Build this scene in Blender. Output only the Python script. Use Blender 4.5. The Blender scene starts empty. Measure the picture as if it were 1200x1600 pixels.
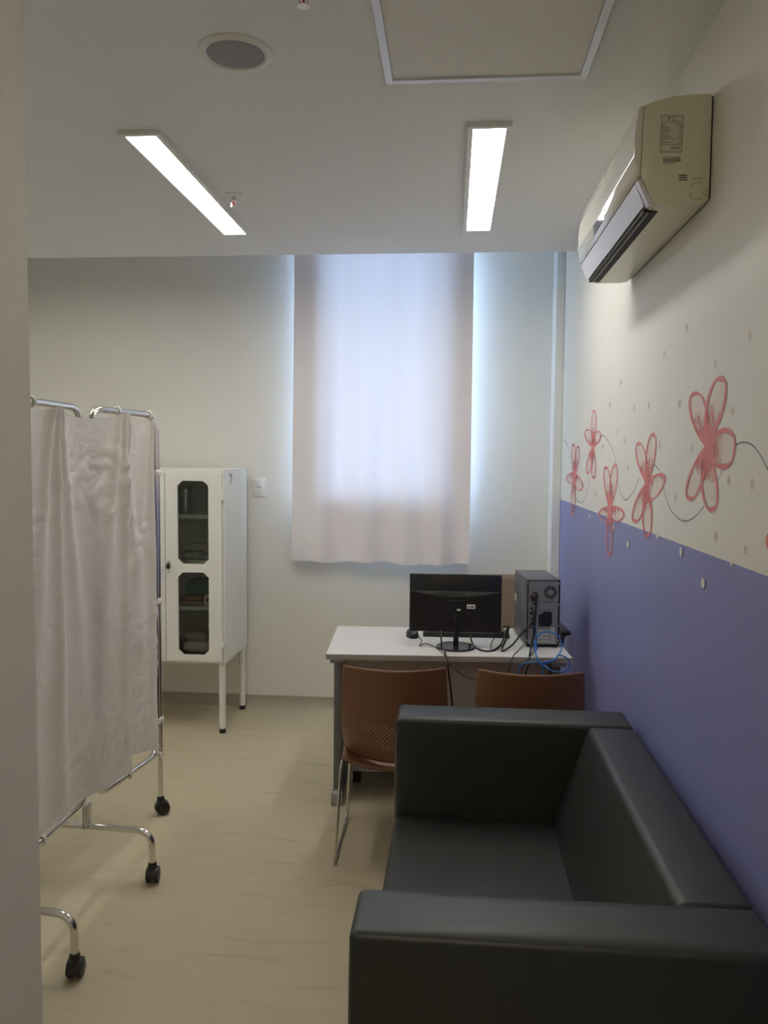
import bpy, bmesh, math, random
from mathutils import Vector, Matrix, noise

# ------------------------------------------------------------------ scene
scene = bpy.context.scene
COL = scene.collection
random.seed(7)

# ------------------------------------------------------------------ camera (1200 x 1600 frame)
F_PX, YAW, PITCH, ROLL, CAM_Z = 1257.43, 0.0841, 0.0662, -0.0089, 1.62
def cam_axes():
    cy, sy, cp, sp = math.cos(YAW), math.sin(YAW), math.cos(PITCH), math.sin(PITCH)
    fwd = Vector((-sy*cp, cy*cp, -sp)); right = Vector((cy, sy, 0)); down = fwd.cross(right)
    c, s = math.cos(ROLL), math.sin(ROLL)
    return c*right + s*down, -s*right + c*down, fwd
RIGHT, DOWN, FWD = cam_axes()
cam_data = bpy.data.cameras.new('camera')
cam_data.sensor_fit = 'VERTICAL'; cam_data.sensor_height = 36.0; cam_data.sensor_width = 27.0
cam_data.lens = 36.0*F_PX/1600.0
cam_data.clip_start = 0.02
cam = bpy.data.objects.new('camera', cam_data); COL.objects.link(cam)
m3 = Matrix((RIGHT, -DOWN, -FWD)).transposed()
cam.matrix_world = Matrix.Translation((0, 0, CAM_Z)) @ m3.to_4x4()
scene.camera = cam

# ------------------------------------------------------------------ light and exposure
scene.view_settings.view_transform = 'Standard'
scene.view_settings.look = 'None'
scene.view_settings.gamma = 1.0
scene.view_settings.use_curve_mapping = False
scene.view_settings.exposure = 0.0
SKY_STRENGTH = 330.0
LED_STRENGTH = 29.0
scene.cycles.max_bounces = 14
scene.cycles.diffuse_bounces = 8
scene.cycles.transmission_bounces = 10
scene.cycles.transparent_max_bounces = 12
scene.cycles.sample_clamp_indirect = 8.0
world = bpy.data.worlds.new('sky'); scene.world = world
world.use_nodes = True
wn = world.node_tree.nodes; wn.clear()
wo = wn.new('ShaderNodeOutputWorld'); wb = wn.new('ShaderNodeBackground')
wb.inputs[0].default_value = (0.48, 0.68, 1.0, 1.0)      # even overcast daylight
wb.inputs[1].default_value = SKY_STRENGTH
world.node_tree.links.new(wb.outputs[0], wo.inputs[0])

portal_data = bpy.data.lights.new('window_portal', 'AREA')      # guides sky sampling through the window opening, emits nothing itself
portal_data.shape = 'RECTANGLE'; portal_data.size = 0.85; portal_data.size_y = 1.645
portal_data.cycles.is_portal = True
portal = bpy.data.objects.new('window_portal', portal_data); COL.objects.link(portal)
portal.location = (-0.435, 5.262, 2.1475); portal.rotation_euler = (-math.pi/2, 0, 0)

# ------------------------------------------------------------------ photo pixel -> point on a known plane
def ray(x, y):
    return RIGHT*((x-600)/F_PX) + DOWN*((y-800)/F_PX) + FWD
def at_x(x, y, X):
    d = ray(x, y); return d*(X/d.x) + Vector((0, 0, CAM_Z))
def at_y(x, y, Y):
    d = ray(x, y); return d*(Y/d.y) + Vector((0, 0, CAM_Z))
def at_z(x, y, Z):
    d = ray(x, y); return d*((Z-CAM_Z)/d.z) + Vector((0, 0, CAM_Z))

# ------------------------------------------------------------------ room dimensions
XR, XL = 0.655, -3.2          # right and left wall
YB, YF = 5.10, -2.4           # window wall, wall behind the camera
ZC, ZT = 2.755, 3.12          # false ceiling, slab above the curtain recess
YCE = 4.535                   # edge of the false ceiling
XJ, YJ = -0.757, 1.4          # outer corner of the entrance wall
ZBLUE = 1.3835

# ------------------------------------------------------------------ materials
MATS = {}
def mat(name, col, rough=0.5, metal=0.0, bump=0.0, bscale=200.0, var=0.0, vscale=6.0, spec=0.5, coat=0.0, trans=0.0, alpha=1.0, sheen=0.0, vstretch=(1, 1, 1)):
    m = bpy.data.materials.new(name); m.use_nodes = True
    nt = m.node_tree; b = nt.nodes['Principled BSDF']
    b.inputs['Base Color'].default_value = (*col, 1)
    b.inputs['Roughness'].default_value = rough
    b.inputs['Metallic'].default_value = metal
    b.inputs['Specular IOR Level'].default_value = spec
    b.inputs['Coat Weight'].default_value = coat
    b.inputs['Sheen Weight'].default_value = sheen
    b.inputs['Transmission Weight'].default_value = trans
    b.inputs['Alpha'].default_value = alpha
    tc = nt.nodes.new('ShaderNodeTexCoord')
    mp = nt.nodes.new('ShaderNodeMapping'); mp.inputs['Scale'].default_value = vstretch
    nt.links.new(tc.outputs['Object'], mp.inputs[0])
    if var > 0:
        n = nt.nodes.new('ShaderNodeTexNoise'); n.inputs['Scale'].default_value = vscale
        n.inputs['Detail'].default_value = 5
        nt.links.new(mp.outputs[0], n.inputs['Vector'])
        mx = nt.nodes.new('ShaderNodeMix'); mx.data_type = 'RGBA'
        mx.inputs[6].default_value = (*[c*(1-var) for c in col], 1)
        mx.inputs[7].default_value = (*[min(1, c*(1+var)) for c in col], 1)
        nt.links.new(n.outputs[0], mx.inputs[0]); nt.links.new(mx.outputs[2], b.inputs['Base Color'])
    if bump > 0:
        n2 = nt.nodes.new('ShaderNodeTexNoise'); n2.inputs['Scale'].default_value = bscale
        n2.inputs['Detail'].default_value = 3
        nt.links.new(tc.outputs['Object'], n2.inputs['Vector'])
        bp = nt.nodes.new('ShaderNodeBump'); bp.inputs['Strength'].default_value = bump; bp.inputs['Distance'].default_value = 0.002
        nt.links.new(n2.outputs[0], bp.inputs['Height']); nt.links.new(bp.outputs[0], b.inputs['Normal'])
    MATS[name] = m
    return m

M_WALL = mat('cream wall paint', (0.72, 0.705, 0.655), 0.6, bump=0.06, bscale=90, var=0.02, vscale=1.5)
M_HATCH = mat('cream hatch board', (0.71, 0.695, 0.645), 0.6, var=0.02)
M_CEIL = mat('ceiling paint', (0.74, 0.745, 0.745), 0.7, bump=0.04, bscale=60, var=0.02, vscale=1.2)
M_TRIM = mat('white trim paint', (0.76, 0.76, 0.74), 0.5, var=0.02)
M_BASE = mat('vinyl cove base', (0.36, 0.325, 0.25), 0.45, var=0.04, vscale=8)
M_WHITE_METAL = mat('white enamelled metal', (0.76, 0.76, 0.72), 0.32, var=0.02, vscale=3)
M_FIXTURE = mat('white fixture metal', (0.70, 0.70, 0.67), 0.4, var=0.02)
M_ALU = mat('pale aluminium profile', (0.70, 0.73, 0.78), 0.35, metal=0.25, var=0.03)
M_AC = mat('yellowish white plastic', (0.66, 0.64, 0.50), 0.28, var=0.03, vscale=4)  # one yellowish tone over the whole body
M_ACF = mat('glossy white plastic', (0.70, 0.69, 0.62), 0.07, var=0.02, vscale=3, coat=0.5)
M_FLAP = mat('lilac white plastic flap', (0.66, 0.66, 0.72), 0.3, var=0.02)
M_BLACK = mat('black plastic', (0.012, 0.012, 0.014), 0.4, bump=0.05, var=0.1)
M_BLACKMATT = mat('matt black', (0.008, 0.008, 0.009), 0.7, var=0.1)
M_GLOSSBLK = mat('satin black plastic', (0.014, 0.015, 0.018), 0.25, var=0.05)
M_RUBBER = mat('black rubber cable', (0.01, 0.01, 0.011), 0.5, var=0.1)
M_BLUECABLE = mat('blue network cable', (0.02, 0.16, 0.50), 0.4, var=0.08)
M_CHROME = mat('chromed steel tube', (0.72, 0.70, 0.67), 0.16, metal=1.0, var=0.03, vscale=20)
M_STEEL = mat('brushed steel', (0.55, 0.55, 0.54), 0.3, metal=1.0, var=0.05, vscale=40)
M_GALV = mat('grey steel case back', (0.30, 0.31, 0.33), 0.42, metal=0.35, var=0.08, vscale=20)
M_SLOT = mat('pale zinc slot cover', (0.44, 0.47, 0.45), 0.4, metal=0.3, var=0.05)
M_PCSIDE = mat('slate painted steel', (0.075, 0.078, 0.092), 0.4, metal=0.2, var=0.05)
M_GREYMETAL = mat('grey painted steel', (0.17, 0.175, 0.175), 0.4, metal=0.2, var=0.03)
M_GREYCAP = mat('grey plastic cap', (0.34, 0.34, 0.33), 0.5, var=0.03)
M_DESK = mat('pale grey laminate', (0.60, 0.59, 0.575), 0.38, var=0.03, vscale=30)
M_DESKEDGE = mat('taupe edge band', (0.37, 0.355, 0.325), 0.5, var=0.03)
M_PANEL = mat('beige laminate panel', (0.44, 0.40, 0.35), 0.5, var=0.03, vscale=15)
M_CHAIR = mat('terracotta brown plastic', (0.20, 0.092, 0.048), 0.42, bump=0.12, bscale=500, var=0.05)
M_TANCHAIR = mat('tan upholstery', (0.26, 0.195, 0.135), 0.8, bump=0.2, bscale=300, var=0.05)
M_SOFA = mat('dark green grey leatherette', (0.022, 0.0265, 0.0245), 0.44, bump=0.16, bscale=420, var=0.08, vscale=5)
M_STITCH = mat('dark seam', (0.015, 0.018, 0.017), 0.6, var=0.1)
M_TIE = mat('white cloth tie', (0.75, 0.74, 0.70), 0.8, var=0.04)
M_PAPER = mat('white paper label', (0.72, 0.72, 0.70), 0.7, var=0.03)
M_INK = mat('dark print', (0.06, 0.06, 0.055), 0.7, var=0.1)
M_GRILLE = mat('grey speaker grille', (0.27, 0.27, 0.275), 0.55, bump=0.6, bscale=900, var=0.08, vscale=300)
M_STICKER = mat('cream sticker', (0.60, 0.58, 0.45), 0.35, var=0.02)
M_KRAFT = mat('kraft paper', (0.40, 0.25, 0.15), 0.8, bump=0.3, bscale=60, var=0.15, vscale=20)
M_TEAL = mat('teal plastic pack', (0.05, 0.19, 0.20), 0.35, var=0.2, vscale=20)
M_GAUZE = mat('white gauze', (0.70, 0.68, 0.62), 0.9, bump=0.4, bscale=80, var=0.08, vscale=20)
M_CLEARPACK = mat('grey plastic sachet', (0.42, 0.43, 0.42), 0.2, bump=0.6, bscale=40, var=0.4, vscale=25)
M_REDSHEET = mat('dark red liner', (0.10, 0.012, 0.012), 0.5, var=0.1)
M_KEY = mat('keyboard keys', (0.035, 0.035, 0.04), 0.22, var=0.1)
M_OUTWALL = mat('outside render', (0.55, 0.55, 0.55), 0.8, var=0.05)

def floor_mat():
    m = bpy.data.materials.new('marbled beige vinyl'); m.use_nodes = True
    nt = m.node_tree; b = nt.nodes['Principled BSDF']; N = nt.nodes; L = nt.links
    tc = N.new('ShaderNodeTexCoord'); mp = N.new('ShaderNodeMapping'); mp.inputs['Scale'].default_value = (1.6, 6.5, 1)
    mp.inputs['Rotation'].default_value = (0, 0, 0.12)
    L.new(tc.outputs['Object'], mp.inputs[0])
    n1 = N.new('ShaderNodeTexNoise'); n1.inputs['Scale'].default_value = 2.2; n1.inputs['Detail'].default_value = 8; n1.inputs['Roughness'].default_value = 0.62
    n1.inputs['Distortion'].default_value = 0.6
    L.new(mp.outputs[0], n1.inputs['Vector'])
    r1 = N.new('ShaderNodeValToRGB')
    e = r1.color_ramp.elements
    e[0].position = 0.30; e[0].color = (0.455, 0.39, 0.262, 1)
    e[1].position = 0.56; e[1].color = (0.55, 0.48, 0.335, 1)
    x = r1.color_ramp.elements.new(0.42); x.color = (0.535, 0.465, 0.32, 1)
    L.new(n1.outputs[0], r1.inputs[0])
    n2 = N.new('ShaderNodeTexNoise'); n2.inputs['Scale'].default_value = 0.9; n2.inputs['Detail'].default_value = 3
    L.new(tc.outputs['Object'], n2.inputs['Vector'])
    mx = N.new('ShaderNodeMix'); mx.data_type = 'RGBA'; mx.blend_type = 'MULTIPLY'; mx.inputs[0].default_value = 0.25
    L.new(r1.outputs[0], mx.inputs[6]); L.new(n2.outputs[0], mx.inputs[7])
    L.new(mx.outputs[2], b.inputs['Base Color'])
    b.inputs['Roughness'].default_value = 0.42
    b.inputs['Specular IOR Level'].default_value = 0.4
    return m
M_FLOOR = floor_mat()

def two_tone_mat():
    m = bpy.data.materials.new('two tone wall paint'); m.use_nodes = True
    nt = m.node_tree; b = nt.nodes['Principled BSDF']; N = nt.nodes; L = nt.links
    tc = N.new('ShaderNodeTexCoord'); sp = N.new('ShaderNodeSeparateXYZ'); L.new(tc.outputs['Object'], sp.inputs[0])
    gt = N.new('ShaderNodeMath'); gt.operation = 'GREATER_THAN'; gt.inputs[1].default_value = ZBLUE
    L.new(sp.outputs['Z'], gt.inputs[0])
    mx = N.new('ShaderNodeMix'); mx.data_type = 'RGBA'
    mx.inputs[6].default_value = (0.22, 0.235, 0.475, 1); mx.inputs[7].default_value = (0.72, 0.705, 0.655, 1)
    L.new(gt.outputs[0], mx.inputs[0]); L.new(mx.outputs[2], b.inputs['Base Color'])
    b.inputs['Roughness'].default_value = 0.5
    n2 = N.new('ShaderNodeTexNoise'); n2.inputs['Scale'].default_value = 90
    L.new(tc.outputs['Object'], n2.inputs['Vector'])
    bp = N.new('ShaderNodeBump'); bp.inputs['Strength'].default_value = 0.06; bp.inputs['Distance'].default_value = 0.002
    L.new(n2.outputs[0], bp.inputs['Height']); L.new(bp.outputs[0], b.inputs['Normal'])
    return m
M_TWOTONE = two_tone_mat()

def emit_mat(name, col, strength):
    m = bpy.data.materials.new(name); m.use_nodes = True
    nt = m.node_tree; nt.nodes.clear()
    o = nt.nodes.new('ShaderNodeOutputMaterial'); e = nt.nodes.new('ShaderNodeEmission')
    e.inputs[0].default_value = (*col, 1); e.inputs[1].default_value = strength
    nt.links.new(e.outputs[0], o.inputs[0]); return m
M_LED = emit_mat('lit diffuser', (1.0, 0.965, 0.90), LED_STRENGTH)
M_LED_WARM = emit_mat('lit warm diffuser', (1.0, 0.86, 0.62), LED_STRENGTH*1.15)

def cloth_mat(name, col, tcol, tmix, rough, bump, bscale, thin=(1, 1, 1)):
    m = bpy.data.materials.new(name); m.use_nodes = True
    nt = m.node_tree; N = nt.nodes; L = nt.links; b = N['Principled BSDF']
    o = N['Material Output']
    b.inputs['Base Color'].default_value = (*col, 1); b.inputs['Roughness'].default_value = rough
    b.inputs['Sheen Weight'].default_value = 0.15
    t = N.new('ShaderNodeBsdfTranslucent'); t.inputs[0].default_value = (*tcol, 1)
    ms = N.new('ShaderNodeMixShader'); ms.inputs[0].default_value = tmix
    L.new(b.outputs[0], ms.inputs[1]); L.new(t.outputs[0], ms.inputs[2]); L.new(ms.outputs[0], o.inputs[0])
    tc = N.new('ShaderNodeTexCoord'); mp = N.new('ShaderNodeMapping'); mp.inputs['Scale'].default_value = thin
    L.new(tc.outputs['Object'], mp.inputs[0])
    n = N.new('ShaderNodeTexNoise'); n.inputs['Scale'].default_value = bscale; n.inputs['Detail'].default_value = 5; n.inputs['Distortion'].default_value = 1.2
    L.new(mp.outputs[0], n.inputs['Vector'])
    bp = N.new('ShaderNodeBump'); bp.inputs['Strength'].default_value = bump; bp.inputs['Distance'].default_value = 0.01
    L.new(n.outputs[0], bp.inputs['Height']); L.new(bp.outputs[0], b.inputs['Normal']); L.new(bp.outputs[0], t.inputs['Normal'])
    return m
M_CURTAIN = cloth_mat('pink white curtain fabric', (0.80, 0.77, 0.805), (0.84, 0.765, 0.82), 0.0068, 0.75, 0.05, 30)
M_SCREEN = cloth_mat('off white screen cloth', (0.70, 0.665, 0.63), (0.70, 0.66, 0.60), 0.22, 0.42, 0.32, 9, (1.0, 1.0, 2.2))

def glass_mat():
    m = bpy.data.materials.new('clear glass'); m.use_nodes = True
    nt = m.node_tree; N = nt.nodes; L = nt.links; N.clear()
    o = N.new('ShaderNodeOutputMaterial'); t = N.new('ShaderNodeBsdfTransparent'); g = N.new('ShaderNodeBsdfGlossy')
    t.inputs[0].default_value = (0.86, 0.89, 0.87, 1); g.inputs['Roughness'].default_value = 0.03
    f = N.new('ShaderNodeFresnel'); f.inputs[0].default_value = 1.45
    ms = N.new('ShaderNodeMixShader')
    L.new(f.outputs[0], ms.inputs[0]); L.new(t.outputs[0], ms.inputs[1]); L.new(g.outputs[0], ms.inputs[2]); L.new(ms.outputs[0], o.inputs[0])
    return m
M_GLASS = glass_mat()

def mural_mat():
    m = bpy.data.materials.new('coral mural paint'); m.use_nodes = True
    nt = m.node_tree; N = nt.nodes; L = nt.links; b = N['Principled BSDF']
    at = N.new('ShaderNodeAttribute'); at.attribute_name = 'petal'
    sp = N.new('ShaderNodeSeparateColor'); L.new(at.outputs['Color'], sp.inputs[0])   # r: base->tip, g: axis->rim
    tc = N.new('ShaderNodeTexCoord'); n = N.new('ShaderNodeTexNoise')
    mp = N.new('ShaderNodeMapping'); mp.inputs['Scale'].default_value = (1, 1.0, 0.45); L.new(tc.outputs['Object'], mp.inputs[0])
    n.inputs['Scale'].default_value = 55; n.inputs['Detail'].default_value = 6; n.inputs['Distortion'].default_value = 0.8
    L.new(mp.outputs[0], n.inputs['Vector'])
    def mth(op, a, bb, clamp=False):
        x = N.new('ShaderNodeMath'); x.operation = op; x.use_clamp = clamp
        for i, v in enumerate((a, bb)):
            if isinstance(v, (int, float)): x.inputs[i].default_value = v
            else: L.new(v, x.inputs[i])
        return x.outputs[0]
    rim = mth('MULTIPLY', mth('SUBTRACT', sp.outputs[1], 0.70), 12.0, True)
    core = mth('ADD', mth('MULTIPLY', mth('SUBTRACT', 0.50, sp.outputs[0]), 3.2), mth('MULTIPLY', mth('SUBTRACT', n.outputs[0], 0.5), 3.4))
    core = mth('MULTIPLY', mth('ADD', core, 0.12), 1.0, True)
    a = mth('MAXIMUM', rim, core)
    a = mth('ADD', mth('MULTIPLY', a, 0.82), 0.08, True)
    b.inputs['Base Color'].default_value = (0.68, 0.20, 0.19, 1); b.inputs['Roughness'].default_value = 0.55
    L.new(a, b.inputs['Alpha'])
    return m
M_MURAL = mural_mat()
M_VINE = mat('blue grey painted line', (0.17, 0.19, 0.25), 0.6, var=0.1, alpha=0.6)
M_DOTP = mat('faded pink painted dot', (0.52, 0.36, 0.33), 0.6, var=0.05, alpha=0.38)
M_DOTW = mat('white painted dot', (0.70, 0.68, 0.62), 0.6, var=0.03)

# ------------------------------------------------------------------ geometry helpers
def link(name, me, material, parent=None, smooth=True, angle=35):
    o = bpy.data.objects.new(name, me); COL.objects.link(o)
    if material: me.materials.append(material)
    if smooth:
        me.shade_smooth(); me.set_sharp_from_angle(angle=math.radians(angle))
    if parent is not None: o.parent = parent
    return o
def tag(o, label=None, cat=None, group=None, kind=None):
    if label: o['label'] = label
    if cat: o['category'] = cat
    if group: o['group'] = group
    if kind: o['kind'] = kind
    return o
def thing(name, label, cat, loc=(0, 0, 0), rz=0.0, group=None):
    o = bpy.data.objects.new(name, None); COL.objects.link(o)
    o.location = loc; o.rotation_euler = (0, 0, rz); o.empty_display_size = 0.05
    return tag(o, label, cat, group)
def build(name, bm, material, parent=None, smooth=True, angle=35):
    bmesh.ops.recalc_face_normals(bm, faces=bm.faces[:])
    me = bpy.data.meshes.new(name); bm.to_mesh(me); bm.free()
    return link(name, me, material, parent, smooth, angle)
def add_box(bm, x0, x1, y0, y1, z0, z1, bev=0.0, seg=2):
    vs = [bm.verts.new((x, y, z)) for x in (x0, x1) for y in (y0, y1) for z in (z0, z1)]
    fs = [bm.faces.new([vs[i] for i in q]) for q in ((0, 1, 3, 2), (4, 6, 7, 5), (0, 4, 5, 1), (2, 3, 7, 6), (0, 2, 6, 4), (1, 5, 7, 3))]
    if bev > 0:
        es = list({e for f in fs for e in f.edges})
        bmesh.ops.bevel(bm, geom=es, offset=bev, segments=seg, profile=0.5, affect='EDGES', clamp_overlap=True)
    return bm
def box(name, x0, x1, y0, y1, z0, z1, material, parent=None, bev=0.0, seg=2):
    return build(name, add_box(bmesh.new(), x0, x1, y0, y1, z0, z1, bev, seg), material, parent)
def catmull(pts, n=8):
    pts = [Vector(p) for p in pts]
    if len(pts) < 3: return pts
    P = [2*pts[0]-pts[1]] + pts + [2*pts[-1]-pts[-2]]
    out = []
    for i in range(1, len(P)-2):
        for k in range(n):
            t = k/n; a, b, c, d = P[i-1], P[i], P[i+1], P[i+2]
            out.append(0.5*((2*b)+(c-a)*t+(2*a-5*b+4*c-d)*t*t+(3*b-a-3*c+d)*t**3))
    out.append(pts[-1]); return out
def fillet(pts, r, n=6, closed=False):
    pts = [Vector(p) for p in pts]; out = []; N = len(pts)
    for i, p in enumerate(pts):
        if not closed and i in (0, N-1): out.append(p); continue
        a = pts[i-1]; b = pts[(i+1) % N]
        da = (a-p); db = (b-p); rr = min(r, da.length*0.49, db.length*0.49)
        s = p+da.normalized()*rr; e = p+db.normalized()*rr
        for k in range(n+1):
            t = k/n; out.append(s*(1-t)**2 + p*2*t*(1-t) + e*t*t)
    return out
def add_tube(bm, pts, r, seg=10, closed=False, cap=True):
    pts = [Vector(p) for p in pts]; n = len(pts); rings = []
    prev = None
    for i, p in enumerate(pts):
        if closed: t = pts[(i+1) % n]-pts[i-1]
        else: t = pts[min(i+1, n-1)]-pts[max(i-1, 0)]
        t.normalize()
        if prev is None:
            u = t.orthogonal().normalized()
        else:
            u = prev - t*prev.dot(t)
            u = u.normalized() if u.length > 1e-6 else t.orthogonal().normalized()
        prev = u; v = t.cross(u)
        rr = r[i] if isinstance(r, (list, tuple)) else r
        rings.append([bm.verts.new(p+(u*math.cos(2*math.pi*k/seg)+v*math.sin(2*math.pi*k/seg))*rr) for k in range(seg)])
    for i in range(n if closed else n-1):
        A, B = rings[i], rings[(i+1) % n]
        off = 0
        if closed and i == n-1:
            off = min(range(seg), key=lambda o: (A[0].co-B[o].co).length)
        for k in range(seg):
            bm.faces.new((A[k], A[(k+1) % seg], B[(k+1+off) % seg], B[(k+off) % seg]))
    if cap and not closed:
        bm.faces.new(rings[0][::-1]); bm.faces.new(rings[-1])
    return bm
def tube(name, pts, r, material, parent=None, seg=10, closed=False):
    return build(name, add_tube(bmesh.new(), pts, r, seg, closed), material, parent, angle=60)
def add_lathe(bm, prof, seg=24, centre=(0, 0, 0), axis='Z'):
    c = Vector(centre); rings = []
    for (r, h) in prof:
        ring = []
        for k in range(seg):
            a = 2*math.pi*k/seg
            x, y = r*math.cos(a), r*math.sin(a)
            v = Vector((x, y, h)) if axis == 'Z' else (Vector((x, h, y)) if axis == 'Y' else Vector((h, x, y)))
            ring.append(bm.verts.new(c+v))
        rings.append(ring)
    for A, B in zip(rings, rings[1:]):
        for k in range(seg): bm.faces.new((A[k], A[(k+1) % seg], B[(k+1) % seg], B[k]))
    if prof[0][0] > 1e-6: bm.faces.new(rings[0][::-1])
    if prof[-1][0] > 1e-6: bm.faces.new(rings[-1])
    bmesh.ops.remove_doubles(bm, verts=bm.verts[:], dist=1e-6)
    return bm
def lathe(name, prof, material, parent=None, seg=24, centre=(0, 0, 0), axis='Z', angle=35):
    return build(name, add_lathe(bmesh.new(), prof, seg, centre, axis), material, parent, angle=angle)
def add_prism(bm, poly, a0, a1, axis='Y'):
    def P(u, v, a): return (u, a, v) if axis == 'Y' else ((a, u, v) if axis == 'X' else (u, v, a))
    A = [bm.verts.new(P(u, v, a0)) for u, v in poly]; B = [bm.verts.new(P(u, v, a1)) for u, v in poly]
    bm.faces.new(A); bm.faces.new(B[::-1])
    n = len(poly)
    for i in range(n): bm.faces.new((A[i], B[i], B[(i+1) % n], A[(i+1) % n]))
    return bm
def prism(name, poly, a0, a1, axis, material, parent=None, bev=0.0, seg=2, angle=35):
    bm = add_prism(bmesh.new(), poly, a0, a1, axis)
    if bev > 0: bmesh.ops.bevel(bm, geom=bm.edges[:], offset=bev, segments=seg, profile=0.5, affect='EDGES', clamp_overlap=True)
    return build(name, bm, material, parent, angle=angle)
def plate(name, outer, holes, y0, y1, material, parent=None):
    """upright plate in the XZ plane with holes, thickness y0..y1"""
    bm = bmesh.new()
    edges = []
    for loop in [outer]+holes:
        vs = [bm.verts.new((u, y0, v)) for u, v in loop]
        edges += [bm.edges.new((vs[i], vs[(i+1) % len(vs)])) for i in range(len(vs))]
    bmesh.ops.triangle_fill(bm, use_beauty=True, use_dissolve=False, edges=edges)
    r = bmesh.ops.extrude_face_region(bm, geom=bm.faces[:])
    bmesh.ops.translate(bm, vec=(0, y1-y0, 0), verts=[v for v in r['geom'] if isinstance(v, bmesh.types.BMVert)])
    return build(name, bm, material, parent, angle=30)
def grid_mesh(name, fn, nu, nv, material, parent=None, thick=0.0, angle=180, skip=None):
    bm = bmesh.new()
    V = [[bm.verts.new(fn(i/nu, j/nv)) for j in range(nv+1)] for i in range(nu+1)]
    for i in range(nu):
        for j in range(nv): bm.faces.new((V[i][j], V[i+1][j], V[i+1][j+1], V[i][j+1]))
    o = build(name, bm, material, parent, angle=angle)
    if thick:
        md = o.modifiers.new('thickness', 'SOLIDIFY'); md.thickness = thick; md.offset = 0
    return o
def copy_tree(o, parent=None):
    c = o.copy(); COL.objects.link(c); c.parent = parent
    for ch in list(o.children): copy_tree(ch, c)
    return c
def add_text(name, s, size, loc, rot, material, parent, align='CENTER'):
    cu = bpy.data.curves.new(name, 'FONT'); cu.body = s; cu.size = size; cu.align_x = align; cu.align_y = 'CENTER'
    t = bpy.data.objects.new(name, cu); COL.objects.link(t)
    dg = bpy.context.evaluated_depsgraph_get()
    me = bpy.data.meshes.new_from_object(t.evaluated_get(dg))
    bpy.data.objects.remove(t); bpy.data.curves.remove(cu)
    o = link(name, me, material, parent, smooth=False)
    o.location = loc; o.rotation_euler = rot
    return o

# ================================================================== THE ROOM
def structure(o): o['kind'] = 'structure'; return o
structure(box('floor', XL-0.1, XR+0.1, YF-0.1, YB+0.12, -0.08, 0.0, M_FLOOR))

# window opening in the back wall
WX0, WX1, WZ0, WZ1 = -0.86, -0.01, 1.325, 2.97
bm = bmesh.new()
TW = 0.16
add_box(bm, XL-0.1, WX0, YB, YB+TW, 0, ZT+0.1); add_box(bm, WX1, XR+0.1, YB, YB+TW, 0, ZT+0.1)
add_box(bm, WX0, WX1, YB, YB+TW, 0, WZ0); add_box(bm, WX0, WX1, YB, YB+TW, WZ1, ZT+0.1)
structure(build('wall_back', bm, M_WALL))
wall_right = structure(box('wall_right', XR, XR+0.12, YF-0.1, YB, 0, ZT+0.1, M_TWOTONE))
structure(box('wall_left', XL-0.12, XL, YJ, YB, 0, ZT+0.1, M_WALL))
structure(box('wall_front', XJ, XR, YF-0.12, YF, 0, ZT, M_WALL))
structure(box('wall_entrance', XL-0.12, XJ, YF-0.1, YJ, 0, ZC, M_WALL, bev=0.004, seg=1))
bm = bmesh.new()
add_box(bm, XL-0.1, XR, YF-0.1, YCE, ZC, ZC+0.06)
add_box(bm, XL-0.1, XR, YCE-0.02, YCE, ZC+0.06, ZT)
add_box(bm, XL-0.1, XR, YCE-0.3, YB, ZT, ZT+0.08)
structure(build('ceiling', bm, M_CEIL))
structure(box('trim_1', 0.6035, XR, 4.935, YB, 0.0, ZT, M_TRIM, bev=0.003, seg=1))

# coved skirting
def cove(n=7, hgt=0.07, d=0.035):
    prof = [(0.0, hgt)] + [(0.004+(d-0.004)*(1-math.cos(t*math.pi/2/n)) if True else 0, 0.0+hgt*0.95*(1-math.sin(t*math.pi/2/n))) for t in range(n+1)] + [(0.0, 0.0)]
    return prof
cv = cove()
prism('baseboard_back', [(YB-a, z) for a, z in cv], XL, 0.6035, 'X', M_BASE); structure(bpy.data.objects['baseboard_back'])
prism('baseboard_right', [(XR-a, z) for a, z in cv], YF, 4.935, 'Y', M_BASE); structure(bpy.data.objects['baseboard_right'])
prism('baseboard_left', [(XL+a, z) for a, z in cv], YJ, YB, 'Y', M_BASE); structure(bpy.data.objects['baseboard_left'])

# window: frame, mullion and panes behind the curtain
wnd = bpy.data.objects.new('window_1', None); COL.objects.link(wnd); structure(wnd)
bm = bmesh.new()
for a in ((WX0, WX0+0.04, WZ0, WZ1), (WX1-0.04, WX1, WZ0, WZ1)): add_box(bm, a[0], a[1], YB+0.012, YB+0.05, a[2], a[3])
for a in ((WX0+0.04, WX1-0.04, WZ0, WZ0+0.04), (WX0+0.04, WX1-0.04, WZ1-0.04, WZ1)): add_box(bm, a[0], a[1], YB+0.012, YB+0.05, a[2], a[3])
build('window_frame', bm, M_ALU, wnd)
box('pane', WX0+0.04, WX1-0.04, YB+0.028, YB+0.032, WZ0+0.04, WZ1-0.04, M_GLASS, wnd)

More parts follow.
